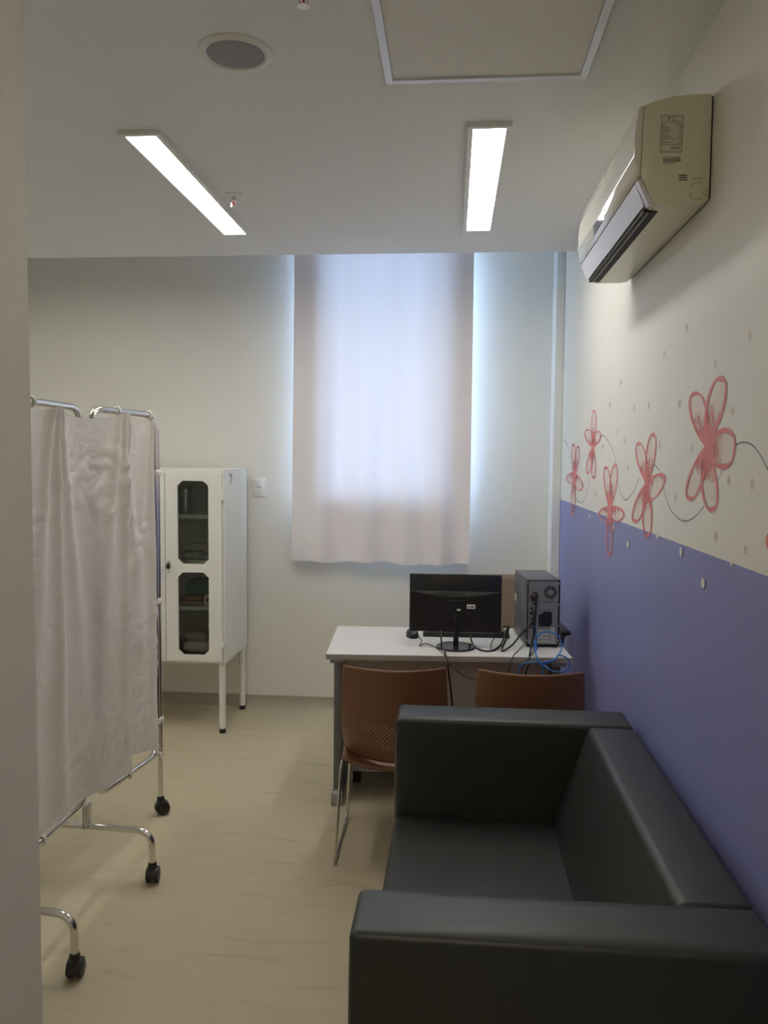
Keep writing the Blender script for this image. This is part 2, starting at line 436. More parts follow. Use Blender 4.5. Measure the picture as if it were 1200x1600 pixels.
# ------------------------------------------------------------------ painted mural on the right wall
XM = XR-0.0012
def petal_mesh(bm, lay, base, tip, width, k):
    width *= 1.10
    base = Vector(base); tip = Vector(tip); ax = tip-base; L = ax.length; ax /= L; nx = Vector((-ax.y, ax.x))
    nt, nw = 18, 8
    pk = 0.62**0.82*0.38**0.5
    rows = []
    for i in range(nt+1):
        t = 1-(1-i/nt)**1.6
        w = width/2*((t**0.82)*(max(0.0, 1-t)**0.5))/pk
        row = []
        for j in range(nw+1):
            s = -1+2*j/nw
            p = base+ax*(t*L)+nx*(s*w)
            q = at_x(p.x, p.y, XM-0.0002*k)
            v = bm.verts.new(q); row.append((v, t, s))
        rows.append(row)
    for A, B in zip(rows, rows[1:]):
        for j in range(nw):
            quad = (A[j], A[j+1], B[j+1], B[j])
            try: f = bm.faces.new([q[0] for q in quad])
            except ValueError: continue
            for lp, q in zip(f.loops, quad):
                e = max(abs(q[2]), (q[1]-0.72)/0.28)
                lp[lay] = (q[1], max(0, e), 0, 1)
def mural_flower(petals, label):
    root = bpy.data.objects.new('painted_flower', None); COL.objects.link(root); root.parent = wall_right
    for k, (b, t, w) in enumerate(petals):
        bm = bmesh.new(); lay = bm.loops.layers.float_color.new('petal')
        petal_mesh(bm, lay, b, t, w, k)
        me = bpy.data.meshes.new('petal'); bm.to_mesh(me); bm.free()
        link('petal', me, M_MURAL, root, smooth=False)
    root['label'] = label
def c5(x, y): return (1040+x/4.706, 560+y/4.706)
def c6(x, y): return (870+x/6.153, 620+y/6.153)
def c7(x, y): return (860+x/3.2, 480+y/3.2)
mural_flower([(c5(297, 655), c5(212, 243), 27), (c5(297, 650), c5(412, 128), 27), (c5(293, 650), c5(512, 672), 60), (c5(292, 640), c5(338, 1132), 24), (c5(300, 635), c5(168, 1045), 22)], 'largest coral painted flower')
mural_flower([(c6(868, 850), c6(782, 432), 15.5), (c6(862, 850), c6(928, 343), 14.5), (c6(850, 810), c6(1000, 905), 46), (c6(862, 800), c6(870, 1356), 14.5), (c6(875, 800), c6(742, 1210), 16.5)], 'coral painted flower reaching the blue band')
mural_flower([(c6(512, 1090), c6(470, 665), 10.5), (c6(510, 1090), c6(565, 636), 11), (c6(520, 1050), c6(425, 1180), 19), (c6(500, 1050), c6(622, 1185), 22), (c6(508, 1040), c6(503, 1534), 10)], 'coral painted flower hanging into the blue band')
mural_flower([(c6(172, 780), c6(157, 446), 7), (c6(168, 780), c6(208, 471), 7), (c6(180, 720), c6(112, 830), 15), (c6(155, 720), c6(230, 900), 13), (c6(168, 730), c6(150, 1140), 6.5)], 'small pale coral flower by the room corner')
mural_flower([(c6(345, 500), c6(359, 122), 7.5), (c6(352, 500), c6(290, 310), 13), (c6(335, 500), c6(410, 330), 12), (c6(350, 460), c6(294, 745), 9), (c6(345, 460), c6(353, 790), 7.5)], 'small coral flower on the curling stem')
mural_flower([((1243, 850), (1222, 752), 30), ((1243, 850), (1276, 725), 30), ((1240, 850), (1302, 858), 66), ((1240, 848), (1255, 968), 27), ((1252, 845), (1196, 846), 40)], 'coral flower nearest the sofa')
def ribbon(pts, w):
    bm = bmesh.new(); P = [at_x(p.x, p.y, XM+0.0006) for p in catmull([(x, y, 0) for x, y in pts], 8)]
    prev = None
    for i, p in enumerate(P):
        t = P[min(i+1, len(P)-1)]-P[max(i-1, 0)]; t.normalize(); n = Vector((0, -t.z, t.y))
        a, b = bm.verts.new(p+n*w/2), bm.verts.new(p-n*w/2)
        if prev: bm.faces.new((prev[0], a, b, prev[1]))
        prev = (a, b)
    build('painted_stem', bm, M_VINE, wall_right, smooth=False)
ribbon([c7(920, 690), c7(965, 675), c7(1010, 690), c7(1050, 740), c7(1092, 820), c7(1150, 900), c7(1240, 960)], 0.004)
ribbon([c7(515, 785), c7(545, 820), c7(570, 920), c7(600, 1010), c7(660, 1068), c7(720, 1050), c7(770, 992)], 0.0036)
ribbon([c7(838, 868), c7(850, 838), c7(862, 800)], 0.003)
ribbon([c7(245, 640), c7(275, 650), c7(310, 710), c7(325, 770), c7(340, 890), c7(370, 962), c7(410, 930), c7(445, 855)], 0.0036)
ribbon([c7(62, 660), c7(85, 690), c7(102, 770), c7(120, 930), c7(150, 978), c7(180, 940), c7(197, 840)], 0.0036)
def dot(x, y, h, w, m):
    c = at_x(*c7(x, y), XM-0.0014); d = c.y
    k = d/F_PX
    hz = h/3.2*k/2; wy = w/3.2*k*(d/XR)/2
    bm = bmesh.new()
    vs = [bm.verts.new((c.x, c.y+wy*math.cos(a*math.pi/6), c.z+hz*math.sin(a*math.pi/6))) for a in range(12)]
    bm.faces.new(vs); build('painted_dot', bm, m, wall_right, smooth=False)
for x, y, h, w in ((680, 103, 45, 12), (995, 142, 48, 15), (568, 235, 40, 9), (825, 285, 42, 13), (352, 378, 32, 7), (297, 492, 36, 7), (418, 503, 38, 7), (492, 492, 38, 8), (645, 480, 46, 11), (907, 520, 46, 15), (330, 625, 24, 6), (370, 668, 28, 6), (547, 690, 46, 8), (706, 705, 40, 11), (388, 803, 32, 6), (890, 865, 52, 13), (1008, 885, 60, 18), (755, 915, 36, 11), (625, 950, 42, 9), (668, 1070, 44, 10), (825, 1148, 48, 13), (975, 1215, 50, 15), (262, 700, 30, 6), (228, 930, 26, 6)):
    dot(x, y, h, w, M_DOTP)
for x, y, h, w in ((195, 1048, 28, 6), (316, 1100, 32, 7), (386, 1185, 38, 9), (535, 1143, 34, 10), (652, 1223, 48, 13), (762, 1380, 52, 18), (905, 1280, 30, 14)):
    dot(x, y, h, w, M_DOTW)

# ================================================================== CEILING FITTINGS
def led_panel(x0, x1, y0, y1, label, lamp=M_LED):
    t = thing('ceiling_light', label, 'light', ((x0+x1)/2, (y0+y1)/2, ZC), 0, 'ceiling light panels')
    w, l = (x1-x0)/2, (y1-y0)/2; fr = 0.019
    bm = bmesh.new()
    for a in ((-w, -w+fr, -l, l), (w-fr, w, -l, l), (-w+fr, w-fr, -l, -l+fr), (-w+fr, w-fr, l-fr, l)): add_box(bm, *a, -0.016, 0.0)
    build('frame', bm, M_FIXTURE, t)
    box('diffuser', -w+fr, w-fr, -l+fr, l-fr, -0.011, -0.003, lamp, t)
    return t
led_panel(-1.180, -1.032, 2.80, 4.075, 'lit ceiling light panel beside the sprinkler head')
led_panel(0.035, 0.185, 2.81, 4.07, 'lit ceiling light panel above the desk and sofa aisle')
led_panel(-2.395, -2.247, 2.80, 4.075, 'lit ceiling light panel over the far side of the folding screen')
led_panel(-0.30, -0.15, -0.95, 0.30, 'lit ceiling light panel of the entrance passage', M_LED_WARM)

sp = thing('ceiling_speaker', 'round ceiling speaker with white rim and grey grille', 'speaker', (-0.623, 2.295, ZC))
lathe('rim', [(0.081, 0.0), (0.081, -0.007), (0.087, -0.011), (0.098, -0.009), (0.104, -0.004), (0.105, 0.0)], M_FIXTURE, sp, 40)
lathe('grille', [(0.0, -0.010), (0.04, -0.0095), (0.075, -0.008), (0.0815, -0.006), (0.0815, -0.001), (0.0, -0.001)], M_GRILLE, sp, 40)

def sprinkler(x, y, label):
    t = thing('sprinkler_head', label, 'sprinkler', (x, y, ZC))
    lathe('flange', [(0.0, 0.0), (0.038, 0.0), (0.037, -0.004), (0.014, -0.009), (0.0, -0.007)], M_FIXTURE, t, 24)
    lathe('body', [(0.0, -0.006), (0.010, -0.006), (0.010, -0.018), (0.012, -0.02), (0.012, -0.026), (0.0, -0.026)], M_CHROME, t, 16)
    for s in (-1, 1): tube('frame_arm', fillet([(s*0.009, 0, -0.024), (s*0.012, 0, -0.038), (s*0.004, 0, -0.052)], 0.01), 0.0022, M_CHROME, t, 6)
    lathe('bulb', [(0.0, -0.026), (0.0028, -0.028), (0.0028, -0.048), (0.0, -0.05)], mat('red glass bulb', (0.5, 0.04, 0.03), 0.1) if 'red glass bulb' not in MATS else MATS['red glass bulb'], t, 8)
    lathe('deflector', [(0.0, -0.050), (0.015, -0.051), (0.015, -0.0535), (0.0, -0.0535)], M_CHROME, t, 18)
sprinkler(-0.960, 3.50, 'chrome sprinkler head beside the long lit ceiling panel')
sprinkler(-0.372, 1.985, 'sprinkler head between the round speaker and the ceiling hatch')

ht = thing('ceiling_hatch', 'square ceiling access hatch framed in pale aluminium', 'hatch', (0.082, 2.2, ZC))
hw = 0.298
bmL = [(-hw, -hw+0.022, -hw, hw), (hw-0.022, hw, -hw, hw), (-hw+0.022, hw-0.022, -hw, -hw+0.022), (-hw+0.022, hw-0.022, hw-0.022, hw)]
for a in bmL: box('frame_profile', *a, -0.010, 0.0, M_ALU, ht, bev=0.001, seg=1)
box('hatch_panel', -hw+0.023, hw-0.023, -hw+0.023, hw-0.023, -0.004, -0.001, M_HATCH, ht)

# ================================================================== AIR CONDITIONER
AY0, AY1 = 2.192, 3.128
ac = thing('air_conditioner', 'white split air conditioner mounted high on the right wall', 'air conditioner', (XR, 0, 0))
def acx(p): return [(x-XR, z) for x, z in p]
body = [(.651, 2.562), (.600, 2.561), (.549, 2.556), (.505, 2.546), (.480, 2.537), (.476, 2.36), (.487, 2.337), (.508, 2.287), (.53, 2.2835), (.62, 2.2835), (.642, 2.288), (.651, 2.298)]
prism('body', acx(body), AY0, AY1, 'Y', M_AC, ac, bev=0.0025, angle=40)
front = [(.4795, 2.536), (.468, 2.532), (.4625, 2.50), (.4585, 2.455), (.4585, 2.41), (.4615, 2.375), (.468, 2.352), (.4755, 2.358), (.4755, 2.40)]
prism('front_panel', acx(front), AY0-0.001, AY1+0.001, 'Y', M_ACF, ac, bev=0.0012, seg=1, angle=60)
flap = [(.4685, 2.349), (.4925, 2.2905), (.497, 2.292), (.478, 2.350)]
prism('air_flap', acx(flap), AY0+0.028, AY1-0.028, 'Y', M_FLAP, ac, bev=0.001, seg=1)
for a, b in ((AY0, AY0+0.026), (AY1-0.026, AY1)): prism('flap_end', acx([(.4685, 2.349), (.4985, 2.2845), (.510, 2.288), (.478, 2.350)]), a, b, 'Y', M_FLAP, ac, bev=0.001, seg=1)
box('air_outlet', .497-XR, .535-XR, AY0+0.05, AY1-0.03, 2.2815, 2.290, M_BLACKMATT, ac)
box('outlet_louvre', .5085-XR, .513-XR, AY0+0.06, AY1-0.035, 2.2800, 2.2815, M_GREYCAP, ac)
prism('display_window', acx([(.4600, 2.405), (.4625, 2.372), (.4615, 2.372), (.4588, 2.405)]), 2.62, 2.80, 'Y', mat('smoked display', (0.05, 0.05, 0.09), 0.1), ac)
box('wall_gap_shade', -0.005, -0.0005, AY0+0.004, AY1-0.004, 2.30, 2.556, M_BLACKMATT, ac)  # black strip painting the dark shade in the gap behind the unit
# rating label, bar code, vents and knock-out on the end face
YL = AY0-0.0008
def acp(px, py): q = at_y(px, py, YL); return q.x-XR, q.z
def acline(name, a, b, w, m=M_INK):
    (x0, z0), (x1, z1) = acp(*a), acp(*b)
    d = Vector((x1-x0, z1-z0)); d.normalize(); n = Vector((-d.y, d.x))*w/2
    bm = bmesh.new()
    bm.faces.new([bm.verts.new((x0+n.x*s+0*d.x, YL-0.0004, z0+n.y*s)) for s in (-1, 1)]+[bm.verts.new((x1+n.x*s, YL-0.0004, z1+n.y*s)) for s in (1, -1)])
    return build(name, bm, m, ac, smooth=False)
def cs(x, y): return (1000+x/8.892, 140+y/8.892)
lab = [acp(*cs(*p)) for p in ((300, 360), (610, 358), (578, 872), (276, 872))]
bm = bmesh.new(); bm.faces.new([bm.verts.new((x, YL, z)) for x, z in lab]); rl = build('rating_label', bm, M_STICKER, ac, smooth=False)
def lab_group(name, segs, w):
    bm = bmesh.new()
    for a, b in segs:
        (x0, z0), (x1, z1) = acp(*cs(*a)), acp(*cs(*b)); d = Vector((x1-x0, z1-z0)); d.normalize(); n = Vector((-d.y, d.x))*w/2
        bm.faces.new([bm.verts.new((x0+n.x*s, YL-0.0005, z0+n.y*s)) for s in (-1, 1)]+[bm.verts.new((x1+n.x*s, YL-0.0005, z1+n.y*s)) for s in (1, -1)])
    o = build(name, bm, M_INK, ac, smooth=False); o['kind'] = 'stuff'; return o
lab_group('label_border', [((302, 362), (608, 362)), ((608, 362), (576, 868)), ((576, 868), (280, 868)), ((280, 868), (302, 362))], 0.0012)
segs = []
for y, l, r in ((486, 50, 100), (509, 95, 62), (533, 122, 34), (557, 126, 48), (581, 126, 46), (606, 88, 30), (632, 120, 58), (656, 156, 52), (683, 200, 52), (713, 52, 30), (736, 132, 54)):
    x0 = 302-(y-360)*0.045
    xr = 596-(y-360)*0.055
    segs += [((x0, y), (x0+l*0.6, y)), ((x0+l*0.66, y), (x0+l, y)), ((xr-r, y), (xr, y))]
segs += [((375, 429), (535, 428)), ((318, 455), (375, 455)), ((390, 455), (580, 454)), ((292, 766), (570, 764)), ((325, 937), (405, 937)), ((425, 937), (568, 937)), ((318, 1021), (490, 1021))]
lab_group('label_print', segs, 0.0012)
bars = [((430+k*8.2, 790), (430+k*8.2-3, 834)) for k in range(15)]
lab_group('label_bar_code', bars, 0.0006)
bars = [((322+k*9.6, 953), (322+k*9.6-1.5, 1004)) for k in range(26)]
lab_group('bar_code', bars, 0.0007)
q = acp(*cs(462, 392)); add_text('label_logo', 'GREE', 0.0052, (q[0], YL-0.0006, q[1]), (math.pi/2, 0, 0), M_INK, ac)
q = acp(*cs(403, 391)); lathe('label_emblem', [(0.0, 0.0), (0.0024, 0.0), (0.0024, 0.0002), (0.0, 0.0002)], M_INK, ac, 14, (q[0], YL-0.0008, q[1]), 'Y')
for y in (1192, 1223, 1254): acline('vent_slit', cs(538, y), cs(656, y), 0.0026, M_BLACKMATT)
lab_group('knockout_groove', [((728, 1240), (870, 1230)), ((728, 1240), (722, 1252)), ((735, 1296), (868, 1291)), ((735, 1296), (716, 1318)), ((716, 1318), (714, 1370)), ((708, 1425), (705, 1495)), ((705, 1495), (728, 1521)), ((728, 1521), (852, 1518))], 0.0010)
lab_group('cable_knockout', [((935+52*math.cos(a*0.26+1.5), 1430+42*math.sin(a*0.26+1.5)), (935+52*math.cos(a*0.26+1.76), 1430+42*math.sin(a*0.26+1.76))) for a in range(12)], 0.0008)

# ================================================================== CURTAIN
YC = 5.005
ct = thing('window_curtain', 'pale pinkish curtain drawn over the back window', 'curtain', (0, YC, 0))
folds = [(-0.93, 0.10, 0.010), (-0.80, 0.05, -0.014), (-0.70, 0.06, 0.014), (-0.55, 0.07, -0.010), (-0.42, 0.06, 0.013), (-0.30, 0.045, -0.012), (-0.20, 0.05, 0.014), (-0.08, 0.04, -0.012), (0.02, 0.05, 0.010)]
def curtain(u, v):
    z = 2.98-(2.98-0.969)*v
    x0, x1 = -0.992-0.021*v, 0.112
    x = x0+(x1-x0)*u
    d = 0
    for c, w, a in folds:
        xx = (x-c-0.02*math.sin(v*2+c*5))/w
        d += a*math.exp(-xx*xx)*(0.55+0.6*v)
    d += 0.006*math.sin(x*17+1.3)*(0.4+v)
    zz = z + (0.006*math.sin(x*11+0.8)+0.004*math.sin(x*27))*v**6 - 0.004*u*v
    d = d*1.5-0.055*u**2+0.008
    return (x, d, zz)
grid_mesh('curtain_fabric', curtain, 110, 40, M_CURTAIN, ct)
tube('curtain_rail', [(-1.12, 0.0, 2.995), (0.24, 0.0, 2.995)], 0.012, M_FIXTURE, ct, 12)
for x in (-1.05, 0.19): tube('rail_bracket', [(x, 0.0, 2.995), (x, 0.093, 2.995)], 0.008, M_FIXTURE, ct, 8)

# ================================================================== MEDICINE CABINET
CX0, CX1, CY0, CY1, CZ0, CZ1 = -1.975, -1.303, 4.53, 5.03, 0.415, 1.541
cb = thing('glass_door_cabinet', 'white metal medicine cabinet on legs with glazed doors', 'cabinet')
t = 0.012
box('side_panel', CX1-t, CX1, CY0, CY1, CZ0, CZ1, M_WHITE_METAL, cb, bev=0.002, seg=1)
box('side_panel', CX0, CX0+t, CY0, CY1, CZ0, CZ1, M_WHITE_METAL, cb, bev=0.002, seg=1)
box('back_panel', CX0+t, CX1-t, CY1-0.006, CY1, CZ0, CZ1, M_WHITE_METAL, cb)
box('top_panel', CX0, CX1, CY0-0.002, CY1, CZ1, CZ1+0.010, M_WHITE_METAL, cb, bev=0.002, seg=1)
box('bottom_panel', CX0+t, CX1-t, CY0, CY1-0.006, CZ0, CZ0+0.014, M_WHITE_METAL, cb)
box('bottom_liner', CX0+0.03, CX1-0.03, CY0+0.012, CY1-0.03, CZ0+0.0142, CZ0+0.0162+0.03, M_REDSHEET, cb)
for z in (0.722, 0.995, 1.262):
    box('shelf', CX0+t, CX1-t, CY0+0.03, CY1-0.006, z, z+0.024, M_WHITE_METAL, cb, bev=0.002, seg=1)
def octo(x0, x1, z0, z1, c): return [(x0+c, z0), (x1-c, z0), (x1, z0+c), (x1, z1-c), (x1-c, z1), (x0+c, z1), (x0, z1-c), (x0, z0+c)]
def rect(x0, x1, z0, z1): return [(x0, z0), (x1, z0), (x1, z1), (x0, z1)]
def cab_door(x0, x1, gx0, gx1, hinge_x, lock):
    d = plate('door', rect(x0, x1, 0.431, 1.527), [octo(gx0, gx1, 1.002, 1.483, 0.030), octo(gx0, gx1, 0.469, 0.953, 0.030)], CY0-0.016, CY0-0.002, M_WHITE_METAL, cb)
    for z0, z1 in ((1.002, 1.483), (0.469, 0.953)):
        g = plate('glass_pane', octo(gx0-0.006, gx1+0.006, z0-0.006, z1+0.006, 0.030), [], CY0-0.0018, CY0+0.0012, M_GLASS, d)
    for z in (0.53, 1.39):
        box('hinge', hinge_x-0.009, hinge_x+0.009, CY0-0.024, CY0-0.004, z-0.02, z+0.02, M_TRIM, d, bev=0.003)
    if lock:
        lx, lz = x0+0.020, 1.008
        lathe('lock', [(0.0, 0.0), (0.010, 0.0), (0.010, -0.010), (0.008, -0.013), (0.0, -0.013)], M_CHROME, d, 16, (lx, CY0-0.016, lz), 'Y')
        k = prism('key', [(lx-0.010, lz-0.034), (lx+0.012, lz-0.034), (lx+0.014, lz-0.012), (lx+0.004, lz-0.004), (lx-0.004, lz-0.004), (lx-0.012, lz-0.012)], CY0-0.036, CY0-0.030, 'Y', M_BLACK, d, bev=0.002)
        box('spare_key', lx+0.002, lx+0.006, CY0-0.034, CY0-0.032, lz-0.060, lz-0.030, M_STEEL, d)
        box('key_blade', lx-0.003, lx+0.003, CY0-0.031, CY0-0.028, lz-0.006, lz+0.006, M_STEEL, d)
        tube('key_wire', catmull([(lx-0.006, CY0-0.034, lz-0.018), (lx-0.028, CY0-0.031, lz-0.03), (lx-0.040, CY0-0.028, lz-0.062), (lx-0.036, CY0-0.027, lz-0.09), (lx-0.022, CY0-0.026, lz-0.112)]), 0.0012, M_STEEL, d, 6)
    return d
box('face_rail', CX0+t, CX1-t, CY0-0.004, CY0+0.01, 1.5275, CZ1, M_WHITE_METAL, cb)
box('face_stile', -1.335, CX1-t, CY0-0.0015, CY0+0.012, CZ0, 1.5275, M_WHITE_METAL, cb)
cab_door(-1.649, -1.3165, -1.577, -1.394, -1.314, True)
cab_door(-1.960, -1.653, -1.893, -1.715, -1.966, False)
for x, y in ((CX1-0.024, CY0+0.024), (CX1-0.024, CY1-0.024), (CX0+0.024, CY0+0.024), (CX0+0.024, CY1-0.024)):
    lg = lathe('leg', [(0.0, 0.026), (0.016, 0.026), (0.0195, 0.06), (0.0195, CZ0), (0.0, CZ0)], M_WHITE_METAL, cb, 18, (x, y, 0))
    lathe('foot_cap', [(0.0, 0.0), (0.019, 0.0), (0.0195, 0.012), (0.0165, 0.026), (0.0, 0.026)], M_BLACK, lg, 18, (x, y, 0))
# inventory tag on the side
box('inventory_tag', CX1, CX1+0.0006, 4.625, 4.695, 1.455, 1.530, M_PAPER, cb)
bm = bmesh.new()
for i, (y0, y1, z0, z1) in enumerate(((4.635, 4.66, 1.512, 1.522), (4.64, 4.655, 1.502, 1.510), (4.668, 4.674, 1.478, 1.522), (4.68, 4.685, 1.49, 1.522), (4.64, 4.664, 1.484, 1.488), (4.64, 4.664, 1.476, 1.480), (4.66, 4.675, 1.462, 1.467))): add_box(bm, CX1+0.0004, CX1+0.0009, y0, y1, z0, z1)
o = build('tag_print', bm, M_INK, cb, smooth=False); o['kind'] = 'stuff'

# what stands in the cabinet
def soft_pack(name, x, y, z, sx, sy, sz, m, label, cat, seed, group=None, rz=0):
    def fn(u, v):
        th = u*2*math.pi; ph = v*math.pi
        def sg(a, p): return math.copysign(abs(a)**p, a)
        X = sg(math.cos(th), 0.5)*sg(math.sin(ph), 0.5); Y = sg(math.sin(th), 0.5)*sg(math.sin(ph), 0.5); Z = sg(math.cos(ph), 0.8)
        k = 1+0.16*noise.noise(Vector((X*2.2+seed, Y*2.2, Z*2.2)))+0.06*noise.noise(Vector((X*6+seed, Y*6, Z*6)))
        zz = max(Z*k, -1)
        return (X*k*sx/2, Y*k*sy/2, (zz+1)*sz/2)
    o = grid_mesh(name, fn, 28, 14, m)
    bmm = bmesh.new(); bmm.from_mesh(o.data); bmesh.ops.remove_doubles(bmm, verts=bmm.verts[:], dist=1e-4); bmesh.ops.recalc_face_normals(bmm, faces=bmm.faces[:]); bmm.to_mesh(o.data); bmm.free()
    o.location = (x, y, z); o.rotation_euler = (0, 0, rz)
    return tag(o, label, cat, group)
can = thing('steel_canister', 'tall steel canister on the top cabinet shelf', 'canister', (-1.573, 4.66, 1.286))
lathe('canister_body', [(0.0, 0.0), (0.044, 0.0), (0.046, 0.004), (0.046, 0.128), (0.0, 0.128)], M_STEEL, can, 28)
lathe('canister_lid', [(0.0, 0.128), (0.048, 0.128), (0.048, 0.148), (0.044, 0.152), (0.0, 0.154)], M_STEEL, can, 28)
soft_pack('gauze_pack', -1.52, 4.64, 1.019, 0.13, 0.10, 0.045, M_CLEARPACK, 'crumpled grey sachet lying under the steel canister shelf', 'sachet', 3, rz=0.2)
soft_pack('gauze_pack', -1.44, 4.63, 1.019, 0.10, 0.09, 0.030, M_CLEARPACK, 'flat grey sachet beside the crumpled sachet', 'sachet', 9, rz=-0.3)
soft_pack('gauze_pack', -1.53, 4.74, 1.019, 0.14, 0.10, 0.085, M_GAUZE, 'pale sachet standing behind the crumpled sachet', 'sachet', 15, rz=0.1)
soft_pack('paper_pack', -1.53, 4.64, 0.746, 0.15, 0.11, 0.028, M_KRAFT, 'lower brown paper pack on the cabinet shelf', 'pack', 21, rz=0.05)
soft_pack('paper_pack', -1.525, 4.645, 0.774, 0.15, 0.11, 0.026, M_KRAFT, 'brown paper pack lying on another brown pack', 'pack', 27, rz=-0.06)
soft_pack('plastic_pack', -1.50, 4.80, 0.746, 0.24, 0.12, 0.135, M_TEAL, 'teal plastic pack behind the brown paper packs', 'pack', 33)
bx = thing('small_carton', 'small white carton beside the brown paper packs', 'carton', (-1.415, 4.63, 0.746))
box('carton', -0.034, 0.034, -0.03, 0.03, 0, 0.062, M_PAPER, bx, bev=0.001, seg=1)
box('carton_print', -0.018, -0.006, -0.0306, -0.030, 0.020, 0.044, M_INK, bx); box('carton_print', -0.003, 0.012, -0.0306, -0.030, 0.022, 0.03, M_INK, bx)
soft_pack('folded_cloth', -1.50, 4.66, 0.4615, 0.17, 0.14, 0.060, M_GAUZE, 'white folded cloth on the cabinet floor', 'cloth', 41, rz=0.15)
soft_pack('folded_cloth', -1.51, 4.68, 0.523, 0.16, 0.13, 0.055, mat('greyed gauze', (0.42, 0.41, 0.38), 0.9, bump=0.4, bscale=80), 'greyish cloth lying on the white folded cloth', 'cloth', 47, rz=-0.1)
soft_pack('folded_cloth', -1.360, 4.66, 0.4615, 0.07, 0.10, 0.042, M_GAUZE, 'small white cloth roll beside the folded cloth', 'cloth', 53)

# wall switch and the loose string on the floor
sw = thing('wall_socket', 'white wall socket plate between cabinet and curtain', 'socket', (-1.2365, YB, 1.43))
box('cover_plate', -0.040, 0.040, -0.009, 0.0, -0.061, 0.061, M_TRIM, sw, bev=0.003)
box('module', -0.026, 0.026, -0.0125, -0.009, -0.045, 0.045, M_TRIM, sw, bev=0.002)
tube('socket_marking', [(-0.014+0.028*k/8, -0.0128, 0.004*math.sin(k*math.pi/8)-0.001) for k in range(9)], 0.0018, M_INK, sw, 6)
s = tube('loose_string', catmull([(at_z(404+k*26/6, 1101+d, 0.003)) for k, d in enumerate((0, 2.2, 3.6, 4.5, 4.2, 2.8, 0.8))]), 0.0018, M_GREYCAP, None, 6)
tag(s, 'thin grey string lying on the floor by the skirting', 'string')

# ================================================================== FOLDING SCREEN
scr = thing('folding_screen', 'white cloth privacy screen on a wheeled chrome frame', 'screen')
TR = 0.0125
ZTOP, ZBOT = 1.800, 0.290
near0, hin0, hin1, out1 = Vector((-1.405, 2.33, 0)), Vector((-1.398, 2.93, 0)), Vector((-1.368, 2.965, 0)), Vector((-1.300, 3.435, 0))
near1, far1 = Vector((-1.43, 2.29, 0)), Vector((-1.60, 1.83, 0))
def loop_frame(a, b, name='panel_frame'):
    P = [(a.x, a.y, ZBOT), (b.x, b.y, ZBOT), (b.x, b.y, ZTOP), (a.x, a.y, ZTOP)]
    return tube(name, fillet(P, 0.07, 7, True), TR, M_CHROME, scr, 12, True)
loop_frame(near0, hin0); loop_frame(hin1, out1); loop_frame(far1, near1)
def caster(x, y, rz, top=0.085):
    c = bpy.data.objects.new('caster', None); COL.objects.link(c); c.parent = scr; c.location = (x, y, 0); c.rotation_euler = (0, 0, rz)
    for s_ in (-1, 1):
        lathe('wheel', [(0.0, -0.009), (0.022, -0.010), (0.0275, -0.007), (0.029, 0.0), (0.0275, 0.007), (0.022, 0.010), (0.0, 0.009)], M_BLACK, c, 24, (0.010, s_*0.0145, 0.029), 'Y')
    poly = [(0.033*math.cos(a*math.pi/10)+0.006, 0.034+0.030*math.sin(a*math.pi/10)) for a in range(-1, 12)]
    prism('caster_hood', poly, -0.0225, 0.0225, 'Y', M_BLACK, c, bev=0.004)
    lathe('socket', [(0.0, 0.050), (0.0175, 0.050), (0.0165, top-0.008), (0.014, top), (0.0, top)], M_BLACK, c, 14)
    return c
def foot(c, d, name='foot_bar'):
    # bar at right angles to the panel, ends bent down to casters
    a = c+d*0.262; b = c-d*0.262
    zb = 0.205
    tube('foot_bar', fillet([(a.x, a.y, 0.07), (a.x, a.y, zb), (b.x, b.y, zb), (b.x, b.y, 0.07)], 0.075, 8), TR, M_CHROME, scr, 12)
    for q, r in ((a, 1.75), (b, 1.2)): caster(q.x, q.y, r)
    box('foot_gusset', c.x-0.004, c.x+0.004, c.y-0.03, c.y+0.03, zb, ZBOT, M_STEEL, scr)
    tube('foot_stub', [(c.x, c.y, zb), (c.x, c.y, ZBOT-0.004)], TR*0.95, M_CHROME, scr, 10)
fd = Vector((0.995, -0.06, 0)).normalized()
foot(Vector((-1.375, 2.893, 0)), fd)
foot(Vector((-1.405, 2.335, 0)), Vector((1, -0.10, 0)).normalized())
for q in (out1, far1):
    d = (q-(hin1 if q is out1 else near1)).normalized()*0.024
    p = q+d
    tube('outer_post', [(p.x, p.y, 0.07), (p.x, p.y, ZTOP-0.06)], TR*0.9, M_CHROME, scr, 12)
    for z in (0.44, 0.98, 1.55): 
        bm = bmesh.new(); add_box(bm, p.x-0.014, p.x+0.014, p.y-0.036, p.y+0.014, z-0.012, z+0.012, 0.004); build('hinge_clip', bm, M_TIE, scr)
    caster(p.x, p.y, 0.5)
for z in (0.5, 1.1, 1.6):
    for a, b in ((hin0, hin1), (near0, near1)):
        m_ = (a+b)/2; bm = bmesh.new(); add_box(bm, m_.x-0.02, m_.x+0.02, m_.y-0.03, m_.y+0.03, z-0.012, z+0.012, 0.003); build('hinge_clip', bm, M_TIE, scr)

